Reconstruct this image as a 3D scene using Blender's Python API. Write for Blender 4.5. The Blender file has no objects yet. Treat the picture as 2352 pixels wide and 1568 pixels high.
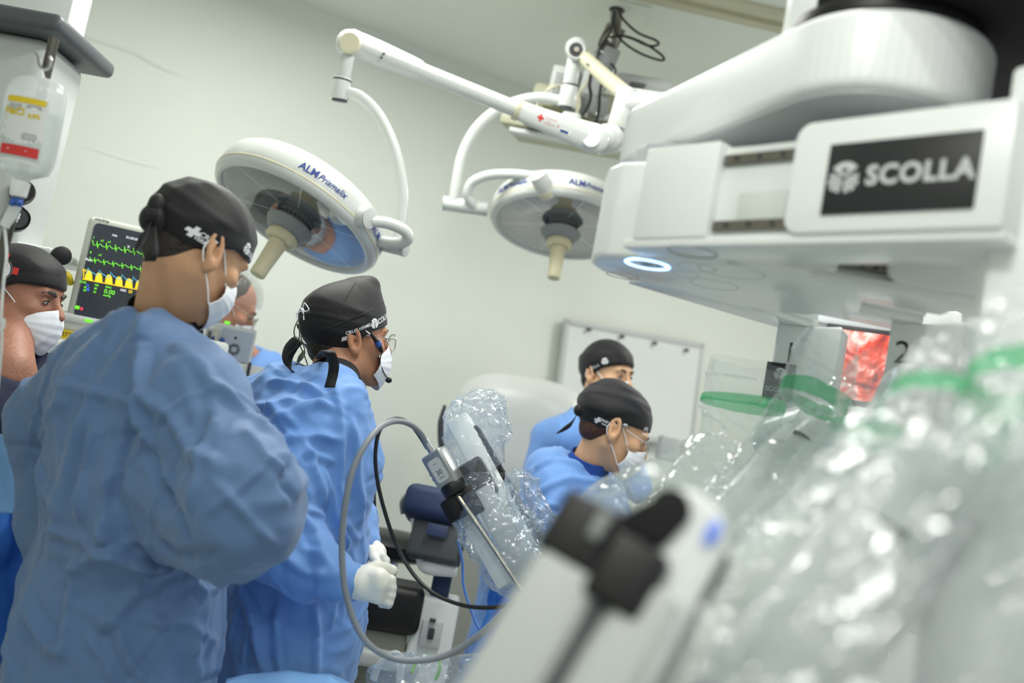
import bpy, bmesh, math, random
import numpy as np
from mathutils import Vector, Matrix
from mathutils.bvhtree import BVHTree

PI = math.pi
SC = bpy.context.scene
COL = SC.collection
rng = np.random.RandomState(7)

# ---------------------------------------------------------------- camera
CAM_H, PITCH, ROLL = 1.4, math.radians(5.5), math.radians(10.7)
FPX = 35.0 / 36.0 * 2352
cF = np.array([0, math.cos(PITCH), math.sin(PITCH)])
_u0 = np.array([0, -math.sin(PITCH), math.cos(PITCH)])
_r0 = np.array([1.0, 0, 0])
cR = math.cos(ROLL) * _r0 + math.sin(ROLL) * _u0
cU = math.cos(ROLL) * _u0 - math.sin(ROLL) * _r0
cC = np.array([0, 0, CAM_H])
cam_data = bpy.data.cameras.new('camera')
cam_data.lens = 35; cam_data.sensor_width = 36; cam_data.clip_start = 0.02; cam_data.clip_end = 60
cam_data.dof.use_dof = True
cam_data.dof.focus_distance = 2.25
cam_data.dof.aperture_fstop = 1.9
cam = bpy.data.objects.new('camera', cam_data)
COL.objects.link(cam)
cam.matrix_world = Matrix(((cR[0], cU[0], -cF[0], cC[0]), (cR[1], cU[1], -cF[1], cC[1]), (cR[2], cU[2], -cF[2], cC[2]), (0, 0, 0, 1)))
SC.camera = cam

# ---------------------------------------------------------------- world, lights, exposure
SC.view_settings.view_transform = 'Standard'
SC.view_settings.look = 'None'
SC.view_settings.gamma = 1
SC.view_settings.use_curve_mapping = False
SC.view_settings.exposure = -0.06
SC.cycles.transparent_max_bounces = 40
SC.cycles.max_bounces = 10
SC.cycles.sample_clamp_indirect = 6
world = bpy.data.worlds.new('room_air'); SC.world = world
world.use_nodes = True
world.node_tree.nodes['Background'].inputs[0].default_value = (0.90, 0.925, 0.92, 1)
world.node_tree.nodes['Background'].inputs[1].default_value = 0.66

def area(name, loc, target, w, h, power, color=(1, 1, 1), spread=180):
    l = bpy.data.lights.new(name, 'AREA'); l.shape = 'RECTANGLE'; l.size = w; l.size_y = h
    l.energy = power; l.color = color; l.spread = math.radians(spread)
    o = bpy.data.objects.new(name, l); COL.objects.link(o); o.location = loc
    d = Vector(target) - Vector(loc); o.rotation_euler = d.to_track_quat('-Z', 'Y').to_euler()
    return o
LC = (1.0, 0.99, 0.94)
area('ceiling_light_far', (-0.7, 2.9, 3.02), (-0.7, 2.9, 0), 0.62, 0.62, 30, LC)
area('ceiling_light_mid', (0.25, 1.9, 3.02), (0.25, 1.9, 0), 0.30, 1.2, 27, LC)
area('ceiling_light_near', (-0.9, -0.6, 3.02), (-0.5, 0.0, 1.0), 0.30, 1.2, 13, LC)
area('robot_fill_light', (-0.75, -0.15, 2.9), (0.42, 1.3, 1.8), 0.3, 0.3, 2.9, LC, 75)  # added fill light aimed at the robot shell, not a room fitting
area('glint_lamp_right', (1.5, 0.9, 3.02), (1.3, 0.9, 0), 0.10, 0.10, 8, LC)  # small strong lamp added for glints on the plastic drapes
area('glint_lamp_near', (0.7, 0.1, 3.02), (0.7, 0.4, 0), 0.10, 0.10, 7, LC)  # second added glint lamp, closer to the camera
area('glint_lamp_left', (-0.1, 0.0, 3.02), (0.2, 0.5, 0), 0.10, 0.10, 5, LC)  # third added glint lamp, further left
area('ceiling_light_back', (1.7, 3.9, 3.02), (1.7, 3.9, 0), 0.62, 0.62, 30, LC)
area('area_light_blue', (0.9, 2.7, 2.2), (0.2, 1.9, 1.0), 0.3, 0.3, 2.0, (0.55, 0.70, 1.0))  # blue area light in open air, no fitting there

# ---------------------------------------------------------------- pixel helpers (give world points)
def ray(x, y):
    return cF + (x - 1176) / FPX * cR - (y - 784) / FPX * cU
def P(x, y, d):
    return cC + d * ray(x, y)
def onz(x, y, z):
    r = ray(x, y); return cC + r * ((z - CAM_H) / r[2])
def onpl(x, y, o, n):
    r = ray(x, y); return cC + r * (np.dot(np.asarray(o) - cC, n) / np.dot(r, n))
def nz(v):
    v = np.asarray(v, float); return v / (np.linalg.norm(v) + 1e-12)

# ---------------------------------------------------------------- materials
def lin(c):
    return tuple(((v / 255) / 12.92 if v / 255 <= 0.04045 else ((v / 255 + 0.055) / 1.055) ** 2.4) for v in c)
def mat(name, col, rough=0.5, metal=0.0, spec=0.5, bump=None, var=0.0, vscale=6, trans=0, sub=0, subc=None, emit=None, estr=1, coat=0, sheen=0, ior=1.45, bump2=None, alpha=1):
    m = bpy.data.materials.new(name); m.use_nodes = True
    nt = m.node_tree; b = nt.nodes['Principled BSDF']; c = lin(col)
    b.inputs['Base Color'].default_value = (*c, 1)
    b.inputs['Roughness'].default_value = rough
    b.inputs['Metallic'].default_value = metal
    b.inputs['Specular IOR Level'].default_value = spec
    b.inputs['IOR'].default_value = ior
    b.inputs['Transmission Weight'].default_value = trans
    b.inputs['Coat Weight'].default_value = coat
    b.inputs['Sheen Weight'].default_value = sheen
    b.inputs['Alpha'].default_value = alpha
    if sub:
        b.inputs['Subsurface Weight'].default_value = sub
        b.inputs['Subsurface Radius'].default_value = subc or (0.02, 0.008, 0.004)
        b.inputs['Subsurface Scale'].default_value = 0.5
    if emit is not None:
        b.inputs['Emission Color'].default_value = (*lin(emit), 1); b.inputs['Emission Strength'].default_value = estr
    tc = nt.nodes.new('ShaderNodeTexCoord')
    if var:
        n = nt.nodes.new('ShaderNodeTexNoise'); n.inputs['Scale'].default_value = vscale; n.inputs['Detail'].default_value = 5
        nt.links.new(tc.outputs['Object'], n.inputs['Vector'])
        mp = nt.nodes.new('ShaderNodeMapRange'); mp.inputs[1].default_value = 0.3; mp.inputs[2].default_value = 0.7
        mp.inputs[3].default_value = 1 - var; mp.inputs[4].default_value = 1 + var * 0.5
        nt.links.new(n.outputs['Fac'], mp.inputs[0])
        hs = nt.nodes.new('ShaderNodeHueSaturation'); hs.inputs['Color'].default_value = (*c, 1)
        nt.links.new(mp.outputs[0], hs.inputs['Value']); nt.links.new(hs.outputs[0], b.inputs['Base Color'])
    prev = None
    for bb in (bump, bump2):
        if bb:
            n = nt.nodes.new('ShaderNodeTexNoise'); n.inputs['Scale'].default_value = bb[0]; n.inputs['Detail'].default_value = 4
            if len(bb) > 2: n.noise_type = 'RIDGED_MULTIFRACTAL'
            nt.links.new(tc.outputs['Object'], n.inputs['Vector'])
            bp = nt.nodes.new('ShaderNodeBump'); bp.inputs['Strength'].default_value = bb[1]; bp.inputs['Distance'].default_value = 0.01
            nt.links.new(n.outputs['Fac'], bp.inputs['Height'])
            if prev: nt.links.new(prev.outputs[0], bp.inputs['Normal'])
            prev = bp
    if prev: nt.links.new(prev.outputs[0], b.inputs['Normal'])
    return m
def film(name, haze=0.12, tint=(0.97, 0.985, 0.98), gl=1.0, rough=0.09, hcol=(225, 232, 232), bscale=30, bstr=0.3, ior=1.35, gmax=0.30):
    """thin clear plastic: mostly see-through, glossy at a slant, slightly milky"""
    m = bpy.data.materials.new(name); m.use_nodes = True; nt = m.node_tree
    for n in list(nt.nodes): nt.nodes.remove(n)
    o = nt.nodes.new('ShaderNodeOutputMaterial')
    t = nt.nodes.new('ShaderNodeBsdfTransparent'); t.inputs[0].default_value = (*tint, 1)
    g = nt.nodes.new('ShaderNodeBsdfGlossy'); g.inputs['Roughness'].default_value = rough; g.inputs[0].default_value = (gl, gl, gl, 1)
    df = nt.nodes.new('ShaderNodeBsdfDiffuse'); df.inputs[0].default_value = (*lin(hcol), 1)
    tr = nt.nodes.new('ShaderNodeBsdfTranslucent'); tr.inputs[0].default_value = (*lin(hcol), 1)
    mh = nt.nodes.new('ShaderNodeMixShader'); mh.inputs[0].default_value = 0.5
    nt.links.new(df.outputs[0], mh.inputs[1]); nt.links.new(tr.outputs[0], mh.inputs[2])
    fr = nt.nodes.new('ShaderNodeFresnel'); fr.inputs[0].default_value = ior
    tc = nt.nodes.new('ShaderNodeTexCoord'); n = nt.nodes.new('ShaderNodeTexNoise'); n.inputs['Scale'].default_value = bscale; n.inputs['Detail'].default_value = 3
    bp = nt.nodes.new('ShaderNodeBump'); bp.inputs['Strength'].default_value = bstr; bp.inputs['Distance'].default_value = 0.01
    nt.links.new(tc.outputs['Object'], n.inputs['Vector']); nt.links.new(n.outputs['Fac'], bp.inputs['Height'])
    nt.links.new(bp.outputs[0], g.inputs['Normal']); nt.links.new(bp.outputs[0], fr.inputs['Normal'])
    m1 = nt.nodes.new('ShaderNodeMixShader'); m1.inputs[0].default_value = haze
    nt.links.new(t.outputs[0], m1.inputs[1]); nt.links.new(mh.outputs[0], m1.inputs[2])
    m2 = nt.nodes.new('ShaderNodeMixShader')
    mn = nt.nodes.new('ShaderNodeMath'); mn.operation = 'MINIMUM'; mn.inputs[1].default_value = gmax; nt.links.new(fr.outputs[0], mn.inputs[0])
    nt.links.new(mn.outputs[0], m2.inputs[0]); nt.links.new(m1.outputs[0], m2.inputs[1]); nt.links.new(g.outputs[0], m2.inputs[2])
    nt.links.new(m2.outputs[0], o.inputs[0])
    return m

M = {}
M['wall'] = mat('painted_wall', (224, 229, 221), 0.55, bump=(3.0, 0.25), bump2=(60, 0.05), var=0.02, vscale=1.2)
M['ceil'] = mat('painted_ceiling', (240, 245, 236), 0.7, var=0.02, vscale=2)
M['floor'] = mat('vinyl_floor', (196, 200, 192), 0.35, var=0.08)
M['white'] = mat('white_enamel', (208, 212, 208), 0.28, coat=0.2)
M['white2'] = mat('white_plastic', (226, 230, 228), 0.38)
M['cream'] = mat('cream_plastic', (206, 202, 176), 0.42)
M['creamh'] = mat('cream_handle', (214, 206, 172), 0.4, var=0.06, vscale=20)
M['grey'] = mat('grey_plastic', (140, 144, 144), 0.45)
M['lgrey'] = mat('pale_grey_plastic', (196, 200, 198), 0.45)
M['dgrey'] = mat('dark_grey_plastic', (62, 64, 68), 0.5)
M['black'] = mat('black_rubber', (16, 16, 18), 0.45)
M['blackm'] = mat('black_matt', (12, 12, 14), 0.8)
M['chrome'] = mat('brushed_steel', (190, 190, 188), 0.25, metal=1)
M['polest'] = mat('pole_steel', (96, 94, 88), 0.3, metal=1)
M['steel'] = mat('dull_steel', (132, 128, 118), 0.4, metal=1)
M['shaft'] = mat('scope_shaft_steel', (150, 146, 132), 0.3, metal=1)
M['cap'] = mat('black_cotton', (20, 20, 23), 0.62, bump=(350, 0.1), sheen=0.15, spec=0.35)
M['capp'] = mat('white_cap_print', (232, 234, 236), 0.7)
M['skinA'] = mat('skin_tan', (194, 150, 116), 0.5, sub=0.12, bump=(220, 0.08), var=0.07, vscale=30)
M['skinB'] = mat('skin_olive', (178, 128, 98), 0.5, sub=0.12, bump=(220, 0.08), var=0.09, vscale=30)
M['skinC'] = mat('skin_ruddy', (166, 116, 94), 0.5, sub=0.12, bump=(120, 0.2), var=0.1, vscale=30)
M['skinD'] = mat('skin_pink', (206, 150, 126), 0.5, sub=0.12, var=0.07, vscale=30)
M['skinE'] = mat('skin_light', (212, 168, 132), 0.5, sub=0.12, var=0.07, vscale=30)
M['hair'] = mat('dark_hair', (50, 43, 37), 0.6, bump=(260, 0.9, 1))
M['hairg'] = mat('greying_hair', (92, 86, 80), 0.6, bump=(260, 0.9, 1))
M['hairr'] = mat('reddish_brown_hair', (70, 42, 32), 0.55, bump=(220, 0.9, 1))
M['eye'] = mat('eye_dark', (30, 22, 20), 0.15, coat=0.6)
M['sclera'] = mat('eye_white', (176, 166, 160), 0.3)
M['gownA'] = mat('blue_gown_cloth_shaded', (88, 117, 158), 0.6, bump=(500, 0.12), bump2=(14, 0.14), sheen=0.2, spec=0.35)  # front man's gown: shade on his back put into a darker blue
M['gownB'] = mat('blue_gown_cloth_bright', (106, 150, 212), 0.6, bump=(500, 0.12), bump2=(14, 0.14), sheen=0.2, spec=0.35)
M['gownt'] = mat('gown_trim', (188, 210, 236), 0.6)
M['scrub'] = mat('navy_scrub', (26, 32, 58), 0.8, bump=(300, 0.2))
M['scrubb'] = mat('royal_blue_scrub', (38, 78, 156), 0.8, bump=(300, 0.2))
M['blackshirt'] = mat('black_shirt', (18, 19, 24), 0.8)
M['drape'] = mat('blue_drape', (64, 128, 214), 0.65, bump=(400, 0.1), bump2=(12, 0.2))
M['drapel'] = mat('light_blue_drape', (130, 180, 232), 0.65, bump=(400, 0.1))
M['mask'] = mat('mask_cloth', (232, 236, 242), 0.75, bump=(400, 0.15), sub=0.1, subc=(0.01, 0.01, 0.01))
M['string'] = mat('mask_elastic', (236, 238, 238), 0.7)
M['glove'] = mat('latex_glove', (232, 232, 222), 0.45, sub=0.15, subc=(0.02, 0.015, 0.01), bump=(60, 0.15))
M['wire'] = mat('thin_dark_wire', (70, 74, 52), 0.5)
M['cableg'] = mat('grey_cable', (128, 134, 140), 0.4)
M['cableb'] = mat('black_cable', (22, 24, 26), 0.35)
M['blue'] = mat('blue_hose', (44, 86, 160), 0.4)
M['lblue'] = mat('light_blue_wire', (104, 150, 222), 0.4)
M['green'] = mat('green_wire', (130, 180, 90), 0.4)
M['yellow'] = mat('yellow_hose', (226, 204, 40), 0.4)
M['navy'] = mat('navy_cover', (32, 48, 84), 0.6, bump=(20, 0.4))
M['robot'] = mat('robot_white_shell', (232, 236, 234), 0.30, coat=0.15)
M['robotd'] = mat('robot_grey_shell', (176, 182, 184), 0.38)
M['seam'] = mat('panel_seam', (150, 156, 158), 0.6)
M['ring'] = mat('ring_light', (170, 210, 255), 0.4, emit=(150, 195, 255), estr=4.5)
M['film'] = film('clear_drape_film', 0.11, rough=0.07, ior=1.45)
M['filmh'] = film('hazy_drape_film', 0.14, rough=0.05, bstr=1.3, bscale=26, ior=1.5, gmax=0.25)
M['filmc'] = film('crinkled_clear_film', 0.15, rough=0.16, hcol=(205, 222, 250), ior=1.45, gmax=0.4)
M['filmg'] = film('green_seal_band', 0.62, hcol=(96, 214, 146), gl=0.6, tint=(0.75, 0.97, 0.84))
M['lens'] = film('clear_lens', 0.02, gl=0.9, rough=0.02, bstr=0.0, ior=1.3)
M['diff'] = film('lamp_glass', 0.05, ior=1.3, gl=1.0, rough=0.05, hcol=(200, 208, 216), bscale=2, bstr=0.02)
M['bottle'] = film('bottle_plastic', 0.58, gl=0.9, rough=0.12, hcol=(235, 240, 240), bscale=4, bstr=0.1)
M['reflector'] = mat('lamp_reflector', (112, 118, 122), 0.35, metal=0.35, bump=(30, 0.5))
M['reflectd'] = mat('lamp_reflector_dark', (52, 58, 70), 0.3, metal=0.4, bump=(40, 0.6))
M['label'] = mat('paper_label', (222, 224, 222), 0.6)
M['lyellow'] = mat('yellow_print', (224, 196, 40), 0.6)
M['lred'] = mat('red_print', (206, 54, 52), 0.6)
M['lgreyp'] = mat('grey_print', (130, 134, 138), 0.6)
M['navyp'] = mat('navy_print', (30, 62, 140), 0.5)
M['signb'] = mat('black_sign_plate', (34, 35, 37), 0.45)
M['signw'] = mat('sign_lettering', (200, 204, 204), 0.5)
M['screen'] = mat('dark_screen', (40, 44, 48), 0.25, emit=(48, 54, 60), estr=0.7)
for n, c, s in (('eg', (120, 230, 60), 1.3), ('ec', (90, 190, 220), 1.1), ('ey', (250, 214, 40), 1.4), ('ew', (220, 225, 230), 1.2), ('er', (240, 70, 90), 1.2), ('eb', (70, 120, 240), 1.2)):
    M[n] = mat('screen_glow_' + n, (20, 20, 20), 0.4, emit=c, estr=s)

# ---------------------------------------------------------------- mesh builder
def link(name, me, parent=None):
    o = bpy.data.objects.new(name, me); COL.objects.link(o)
    if parent is not None: o.parent = parent
    return o
ORIG = {}
def origin_of(o):
    p = np.zeros(3)
    while o is not None:
        p = p + np.array(o.location); o = o.parent
    return p
def thing(name, label, cat, loc=(0, 0, 0), group=None):
    o = bpy.data.objects.new(name, None); COL.objects.link(o); o.location = tuple(float(v) for v in loc)
    o.empty_display_size = 0.05
    o['label'] = label; o['category'] = cat
    if group: o['group'] = group
    return o
def tag(o, label, cat, group=None):
    o['label'] = label; o['category'] = cat
    if group: o['group'] = group
    return o

class G:
    def __init__(s): s.v = []; s.f = []; s.m = []; s.sm = []; s.n = 0
    def add(s, v, f, mi=0, smooth=True):
        v = np.asarray(v, float).reshape(-1, 3)
        s.v.append(v)
        for q in f: s.f.append([int(i) + s.n for i in q]); s.m.append(mi); s.sm.append(smooth)
        s.n += len(v); return s
    def bm(s, bm, mi=0, smooth=False):
        bm.verts.index_update()
        s.add([v.co[:] for v in bm.verts], [[v.index for v in f.verts] for f in bm.faces], mi, smooth); bm.free(); return s
    def box(s, c, size, R=None, bev=0.0, seg=2, mi=0, smooth=True):
        bm = bmesh.new(); bmesh.ops.create_cube(bm, size=1.0)
        for v in bm.verts: v.co = Vector((v.co.x * size[0], v.co.y * size[1], v.co.z * size[2]))
        if bev: bmesh.ops.bevel(bm, geom=list(bm.edges), offset=bev, segments=seg, affect='EDGES', profile=0.5)
        R = np.eye(3) if R is None else np.asarray(R)
        for v in bm.verts: v.co = Vector(R @ np.array(v.co) + np.asarray(c))
        return s.bm(bm, mi, smooth and bev > 0)
    def tube(s, pts, r, mi=0, n=10, res=6, cap=True, smooth_path=True, ell=None):
        pts = np.asarray(pts, float)
        r = np.full(len(pts), r) if np.isscalar(r) else np.asarray(r, float)
        if smooth_path and len(pts) > 2: pts, r = spline(pts, r, res)
        v, f = sweep(pts, r, n, ell)
        if cap:
            f.append(list(range(n))[::-1]); f.append([len(v) - n + i for i in range(n)])
        return s.add(v, f, mi)
    def cyl(s, a, b, r, r2=None, mi=0, n=32, bev=0.0):
        a = np.asarray(a, float); b = np.asarray(b, float); r2 = r if r2 is None else r2
        L = np.linalg.norm(b - a); d = (b - a) / L
        if bev:
            prof = [(0, 0), (r - bev, 0), (r - bev * .3, bev * .3), (r, bev), (r2, L - bev), (r2 - bev * .3, L - bev * .3), (r2 - bev, L), (0, L)]
        else: prof = [(0, 0), (r, 0), (r, 0), (r2, L), (r2, L), (0, L)]
        return s.lathe(prof, a, d, mi, n)
    def lathe(s, prof, o, axis=(0, 0, 1), mi=0, n=32, x=None, smooth=True):
        axis = nz(axis); x = nz(np.cross(axis, (0.31, 0.9, 0.21))) if x is None else nz(np.asarray(x) - axis * np.dot(x, axis)); y = np.cross(axis, x)
        th = np.arange(n) * 2 * PI / n; v = []; f = []
        for (r, h) in prof:
            r = max(r, 1e-5)
            v += list(np.asarray(o) + h * axis + r * (np.cos(th)[:, None] * x + np.sin(th)[:, None] * y))
        for i in range(len(prof) - 1):
            for j in range(n):
                k = (j + 1) % n; f.append([i * n + j, i * n + k, (i + 1) * n + k, (i + 1) * n + j])
        return s.add(v, f, mi, smooth)
    def prism(s, poly, d, bev=0.0, seg=3, mi=0):
        """poly: 3d points of a planar outline, extruded by vector d"""
        bm = bmesh.new(); poly = [Vector(p) for p in poly]; d = Vector(d)
        n = (poly[1] - poly[0]).cross(poly[2] - poly[1])
        vs = [bm.verts.new(p) for p in poly]; f = bm.faces.new(vs)
        r = bmesh.ops.extrude_face_region(bm, geom=[f])
        for e in r['geom']:
            if isinstance(e, bmesh.types.BMVert): e.co += d
        bmesh.ops.recalc_face_normals(bm, faces=list(bm.faces))
        if bev: bmesh.ops.bevel(bm, geom=list(bm.edges), offset=bev, segments=seg, affect='EDGES', profile=0.5)
        return s.bm(bm, mi, bev > 0)
    def ball(s, c, r, mi=0, R=None, n=20):
        th = np.linspace(0, PI, n // 2 + 1); prof = [(math.sin(t), -math.cos(t)) for t in th]
        g = G(); g.lathe(prof, (0, 0, 0), (0, 0, 1), n=n)
        v = np.concatenate(g.v) * np.asarray(r if not np.isscalar(r) else (r, r, r))
        if R is not None: v = v @ np.asarray(R).T
        return s.add(v + np.asarray(c), g.f, mi)
    def grid(s, X, mi=0, wrap=False):
        a, b = X.shape[:2]; f = []
        for i in range(a - 1):
            for j in range(b if wrap else b - 1):
                k = (j + 1) % b; f.append([i * b + j, i * b + k, (i + 1) * b + k, (i + 1) * b + j])
        return s.add(X.reshape(-1, 3), f, mi)
    def merged(s):
        return np.concatenate(s.v), s.f
    def build(s, name, mats, parent=None, loc=None, solid=0, flat=False):
        if not isinstance(mats, (list, tuple)): mats = [mats]
        v = np.concatenate(s.v)
        off = origin_of(parent) if parent is not None else (np.asarray(loc, float) if loc is not None else np.zeros(3))
        me = bpy.data.meshes.new(name); me.from_pydata([tuple(p) for p in (v - off)], [], s.f)
        for m in mats: me.materials.append(m)
        me.polygons.foreach_set('material_index', s.m)
        me.polygons.foreach_set('use_smooth', [bool(x) and not flat for x in s.sm])
        me.validate(); me.update()
        try: me.set_sharp_from_angle(angle=math.radians(38)) if s.autosharp else None
        except Exception: pass
        o = link(name, me, parent)
        if loc is not None and parent is None: o.location = tuple(float(x) for x in loc)
        if solid:
            md = o.modifiers.new('thickness', 'SOLIDIFY'); md.thickness = solid; md.offset = -1
        return o
    autosharp = True

def spline(p, r, res=6):
    p = np.asarray(p, float); q = np.vstack([2 * p[0] - p[1], p, 2 * p[-1] - p[-2]]); rr = np.concatenate([[r[0]], r, [r[-1]]])
    out = []; ro = []
    for i in range(1, len(q) - 2):
        for t in np.arange(res) / res:
            a, b, c, d = q[i - 1], q[i], q[i + 1], q[i + 2]
            out.append(0.5 * (2 * b + (c - a) * t + (2 * a - 5 * b + 4 * c - d) * t * t + (3 * b - a - 3 * c + d) * t ** 3))
            ro.append(rr[i] + (rr[i + 1] - rr[i]) * t)
    out.append(p[-1]); ro.append(r[-1])
    return np.array(out), np.array(ro)
def sweep(pts, r, n, ell=None):
    T = np.gradient(pts, axis=0); T /= np.linalg.norm(T, axis=1)[:, None] + 1e-12
    x = nz(np.cross(T[0], (0.3, 0.2, 0.93) if abs(T[0][2]) < 0.9 else (1, 0, 0)))
    if ell is not None and len(ell) > 2: x = nz(np.asarray(ell[2]) - T[0] * np.dot(ell[2], T[0]))
    th = np.arange(n) * 2 * PI / n; v = []; a, b = (1, 1) if ell is None else ell[:2]
    for i in range(len(pts)):
        x = nz(x - T[i] * np.dot(x, T[i])); y = np.cross(T[i], x)
        v += list(pts[i] + r[i] * (a * np.cos(th)[:, None] * x + b * np.sin(th)[:, None] * y))
    f = []
    for i in range(len(pts) - 1):
        for j in range(n):
            k = (j + 1) % n; f.append([i * n + j, i * n + k, (i + 1) * n + k, (i + 1) * n + j])
    return v, f
def zmat(yaw, tilt=0.0, roll=0.0):
    """columns x (right), y (forward), z (up) for a thing facing heading yaw (0 = +x)"""
    fw = np.array([math.cos(yaw), math.sin(yaw), 0]); up = np.array([0, 0, 1.0])
    f2 = math.cos(tilt) * fw + math.sin(tilt) * up; u2 = math.cos(tilt) * up - math.sin(tilt) * fw
    rt = np.cross(f2, u2)
    r3 = math.cos(roll) * rt - math.sin(roll) * u2; u3 = math.cos(roll) * u2 + math.sin(roll) * rt
    return np.stack([r3, f2, u3], 1)

# ---------------------------------------------------------------- text and decals
def text_mesh(txt, size=1.0, shear=0.0, bold=0.0, space=1.0):
    cu = bpy.data.curves.new('lettering', 'FONT'); cu.body = txt; cu.size = size; cu.align_x = 'CENTER'; cu.align_y = 'CENTER'
    cu.shear = shear; cu.offset = bold; cu.space_character = space; cu.resolution_u = 3
    o = bpy.data.objects.new('lettering', cu); COL.objects.link(o)
    dg = bpy.context.evaluated_depsgraph_get(); me = bpy.data.meshes.new_from_object(o.evaluated_get(dg))
    v = np.array([p.co[:] for p in me.vertices]); f = [list(p.vertices) for p in me.polygons]
    bpy.data.objects.remove(o); bpy.data.meshes.remove(me); bpy.data.curves.remove(cu)
    return v[:, :2], f
def ring2(r0, r1, n=32, a0=0, a1=2 * PI, c=(0, 0)):
    th = np.linspace(a0, a1, n + 1); v = [(c[0] + r * math.cos(t), c[1] + r * math.sin(t)) for r in (r0, r1) for t in th]
    f = [[i, i + 1, n + 1 + i + 1, n + 1 + i] for i in range(n)]
    return np.array(v), f
def merge2(items):
    V = []; F = []; n = 0
    for v, f in items:
        V.append(np.asarray(v)); F += [[i + n for i in q] for q in f]; n += len(v)
    return np.concatenate(V), F
def rect2(w, h, c=(0, 0), nx=1, ny=1):
    xs = np.linspace(-w / 2, w / 2, nx + 1) + c[0]; ys = np.linspace(-h / 2, h / 2, ny + 1) + c[1]
    v = [(x, y) for y in ys for x in xs]
    f = [[j * (nx + 1) + i, j * (nx + 1) + i + 1, (j + 1) * (nx + 1) + i + 1, (j + 1) * (nx + 1) + i] for j in range(ny) for i in range(nx)]
    return np.array(v), f
def logo_wheel(s):
    """three wedges: a solid one with a hole on top, two striped ones below"""
    it = [ring2(0.60 * s, 0.98 * s, 8, math.radians(38), math.radians(142)), ring2(0.10 * s, 0.32 * s, 6, math.radians(50), math.radians(130)),
          ring2(0.30 * s, 0.62 * s, 2, math.radians(38), math.radians(70)), ring2(0.30 * s, 0.62 * s, 2, math.radians(110), math.radians(142))]
    for b in (158, 278):
        for k in range(4): it.append(ring2(0.16 * s, (0.98 if k % 3 else 0.9) * s, 3, math.radians(b + k * 26), math.radians(b + k * 26 + 20)))
    return merge2(it)
def logo_sun(s):
    it = [ring2(0.38 * s, 0.6 * s, 20)]
    for k in range(8):
        a = k * PI / 4; c, q = math.cos(a), math.sin(a)
        v = np.array([(-0.12, 0.58), (0.12, 0.58), (0.0, 1.0)]) * s
        it.append((np.array([(x * c - y * q, x * q + y * c) for x, y in v]), [[0, 1, 2]]))
    it.append(rect2(0.16 * s, 0.4 * s, (0, 0)))
    return merge2(it)
def logo_cross(s):
    return merge2([rect2(2 * s, 0.7 * s, (0, 0), 6, 2), rect2(0.7 * s, 0.65 * s, (0, 0.675 * s), 2, 2), rect2(0.7 * s, 0.65 * s, (0, -0.675 * s), 2, 2)])
def place2(vf, o, ux, uy, lift=0.0):
    v, f = vf; ux = nz(ux); uy = np.asarray(uy, float); uy = nz(uy - ux * np.dot(ux, uy)); n = np.cross(ux, uy)
    return np.asarray(o) + v[:, :1] * ux + v[:, 1:2] * uy + n * lift, f
def bvh_of(obj):
    me = obj.data; off = origin_of(obj)
    v = np.empty(len(me.vertices) * 3); me.vertices.foreach_get('co', v); v = v.reshape(-1, 3) + off
    return BVHTree.FromPolygons([tuple(p) for p in v], [tuple(p.vertices) for p in me.polygons])
def hit(bvh, x, y):
    r = ray(x, y); h = bvh.ray_cast(Vector(cC), Vector(nz(r)))
    return np.array(h[0]) if h[0] is not None else None
def project(v, bvh, d, lift=0.001):
    """push points along d until they meet the surface"""
    out = []; d = nz(d)
    for p in v:
        h = bvh.ray_cast(Vector(p - d * 0.12), Vector(d), 0.3)
        out.append(np.array(h[0]) - d * lift if h[0] is not None else p)
    return np.array(out)

# ---------------------------------------------------------------- implicit shapes
def smin(a, b, k):
    h = np.maximum(k - np.abs(a - b), 0) / k
    return np.minimum(a, b) - h * h * k * 0.25
def smax(a, b, k): return -smin(-a, -b, k)
def s_cap(a, b, ra, rb=None):
    a = np.asarray(a, np.float32); b = np.asarray(b, np.float32); rb = ra if rb is None else rb
    ab = b - a; L = float(ab @ ab) + 1e-12
    def f(p):
        t = np.clip((p - a) @ ab / L, 0, 1)
        return np.linalg.norm(p - a - t[:, None] * ab, axis=1) - (ra + (rb - ra) * t)
    return f
def s_ell(c, r, R=None):
    c = np.asarray(c, np.float32); r = np.asarray(r, np.float32); R = None if R is None else np.asarray(R, np.float32)
    def f(p):
        q = p - c
        if R is not None: q = q @ R
        k0 = np.linalg.norm(q / r, axis=1); k1 = np.linalg.norm(q / (r * r), axis=1) + 1e-9
        return k0 * (k0 - 1) / k1
    return f
def s_ring(c, r, rt, R):
    """elliptic torus; c centre, r=(a,b) radii in local y,z; rt thickness"""
    c = np.asarray(c, np.float32); R = np.asarray(R, np.float32)
    def f(p):
        q = (p - c) @ R; u = q[:, 1] / r[0]; v = q[:, 2] / r[1]; k = np.sqrt(u * u + v * v) + 1e-9
        dd = (k - 1) * min(r)
        return np.sqrt(dd * dd + q[:, 0] ** 2) - rt
    return f
def s_xf(fn, R, t):
    R = np.asarray(R, np.float32); t = np.asarray(t, np.float32)
    return lambda p: fn((p - t) @ R)
def s_un(fs, k):
    def f(p):
        d = fs[0](p)
        for g in fs[1:]: d = smin(d, g(p), k)
        return d
    return f
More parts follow.
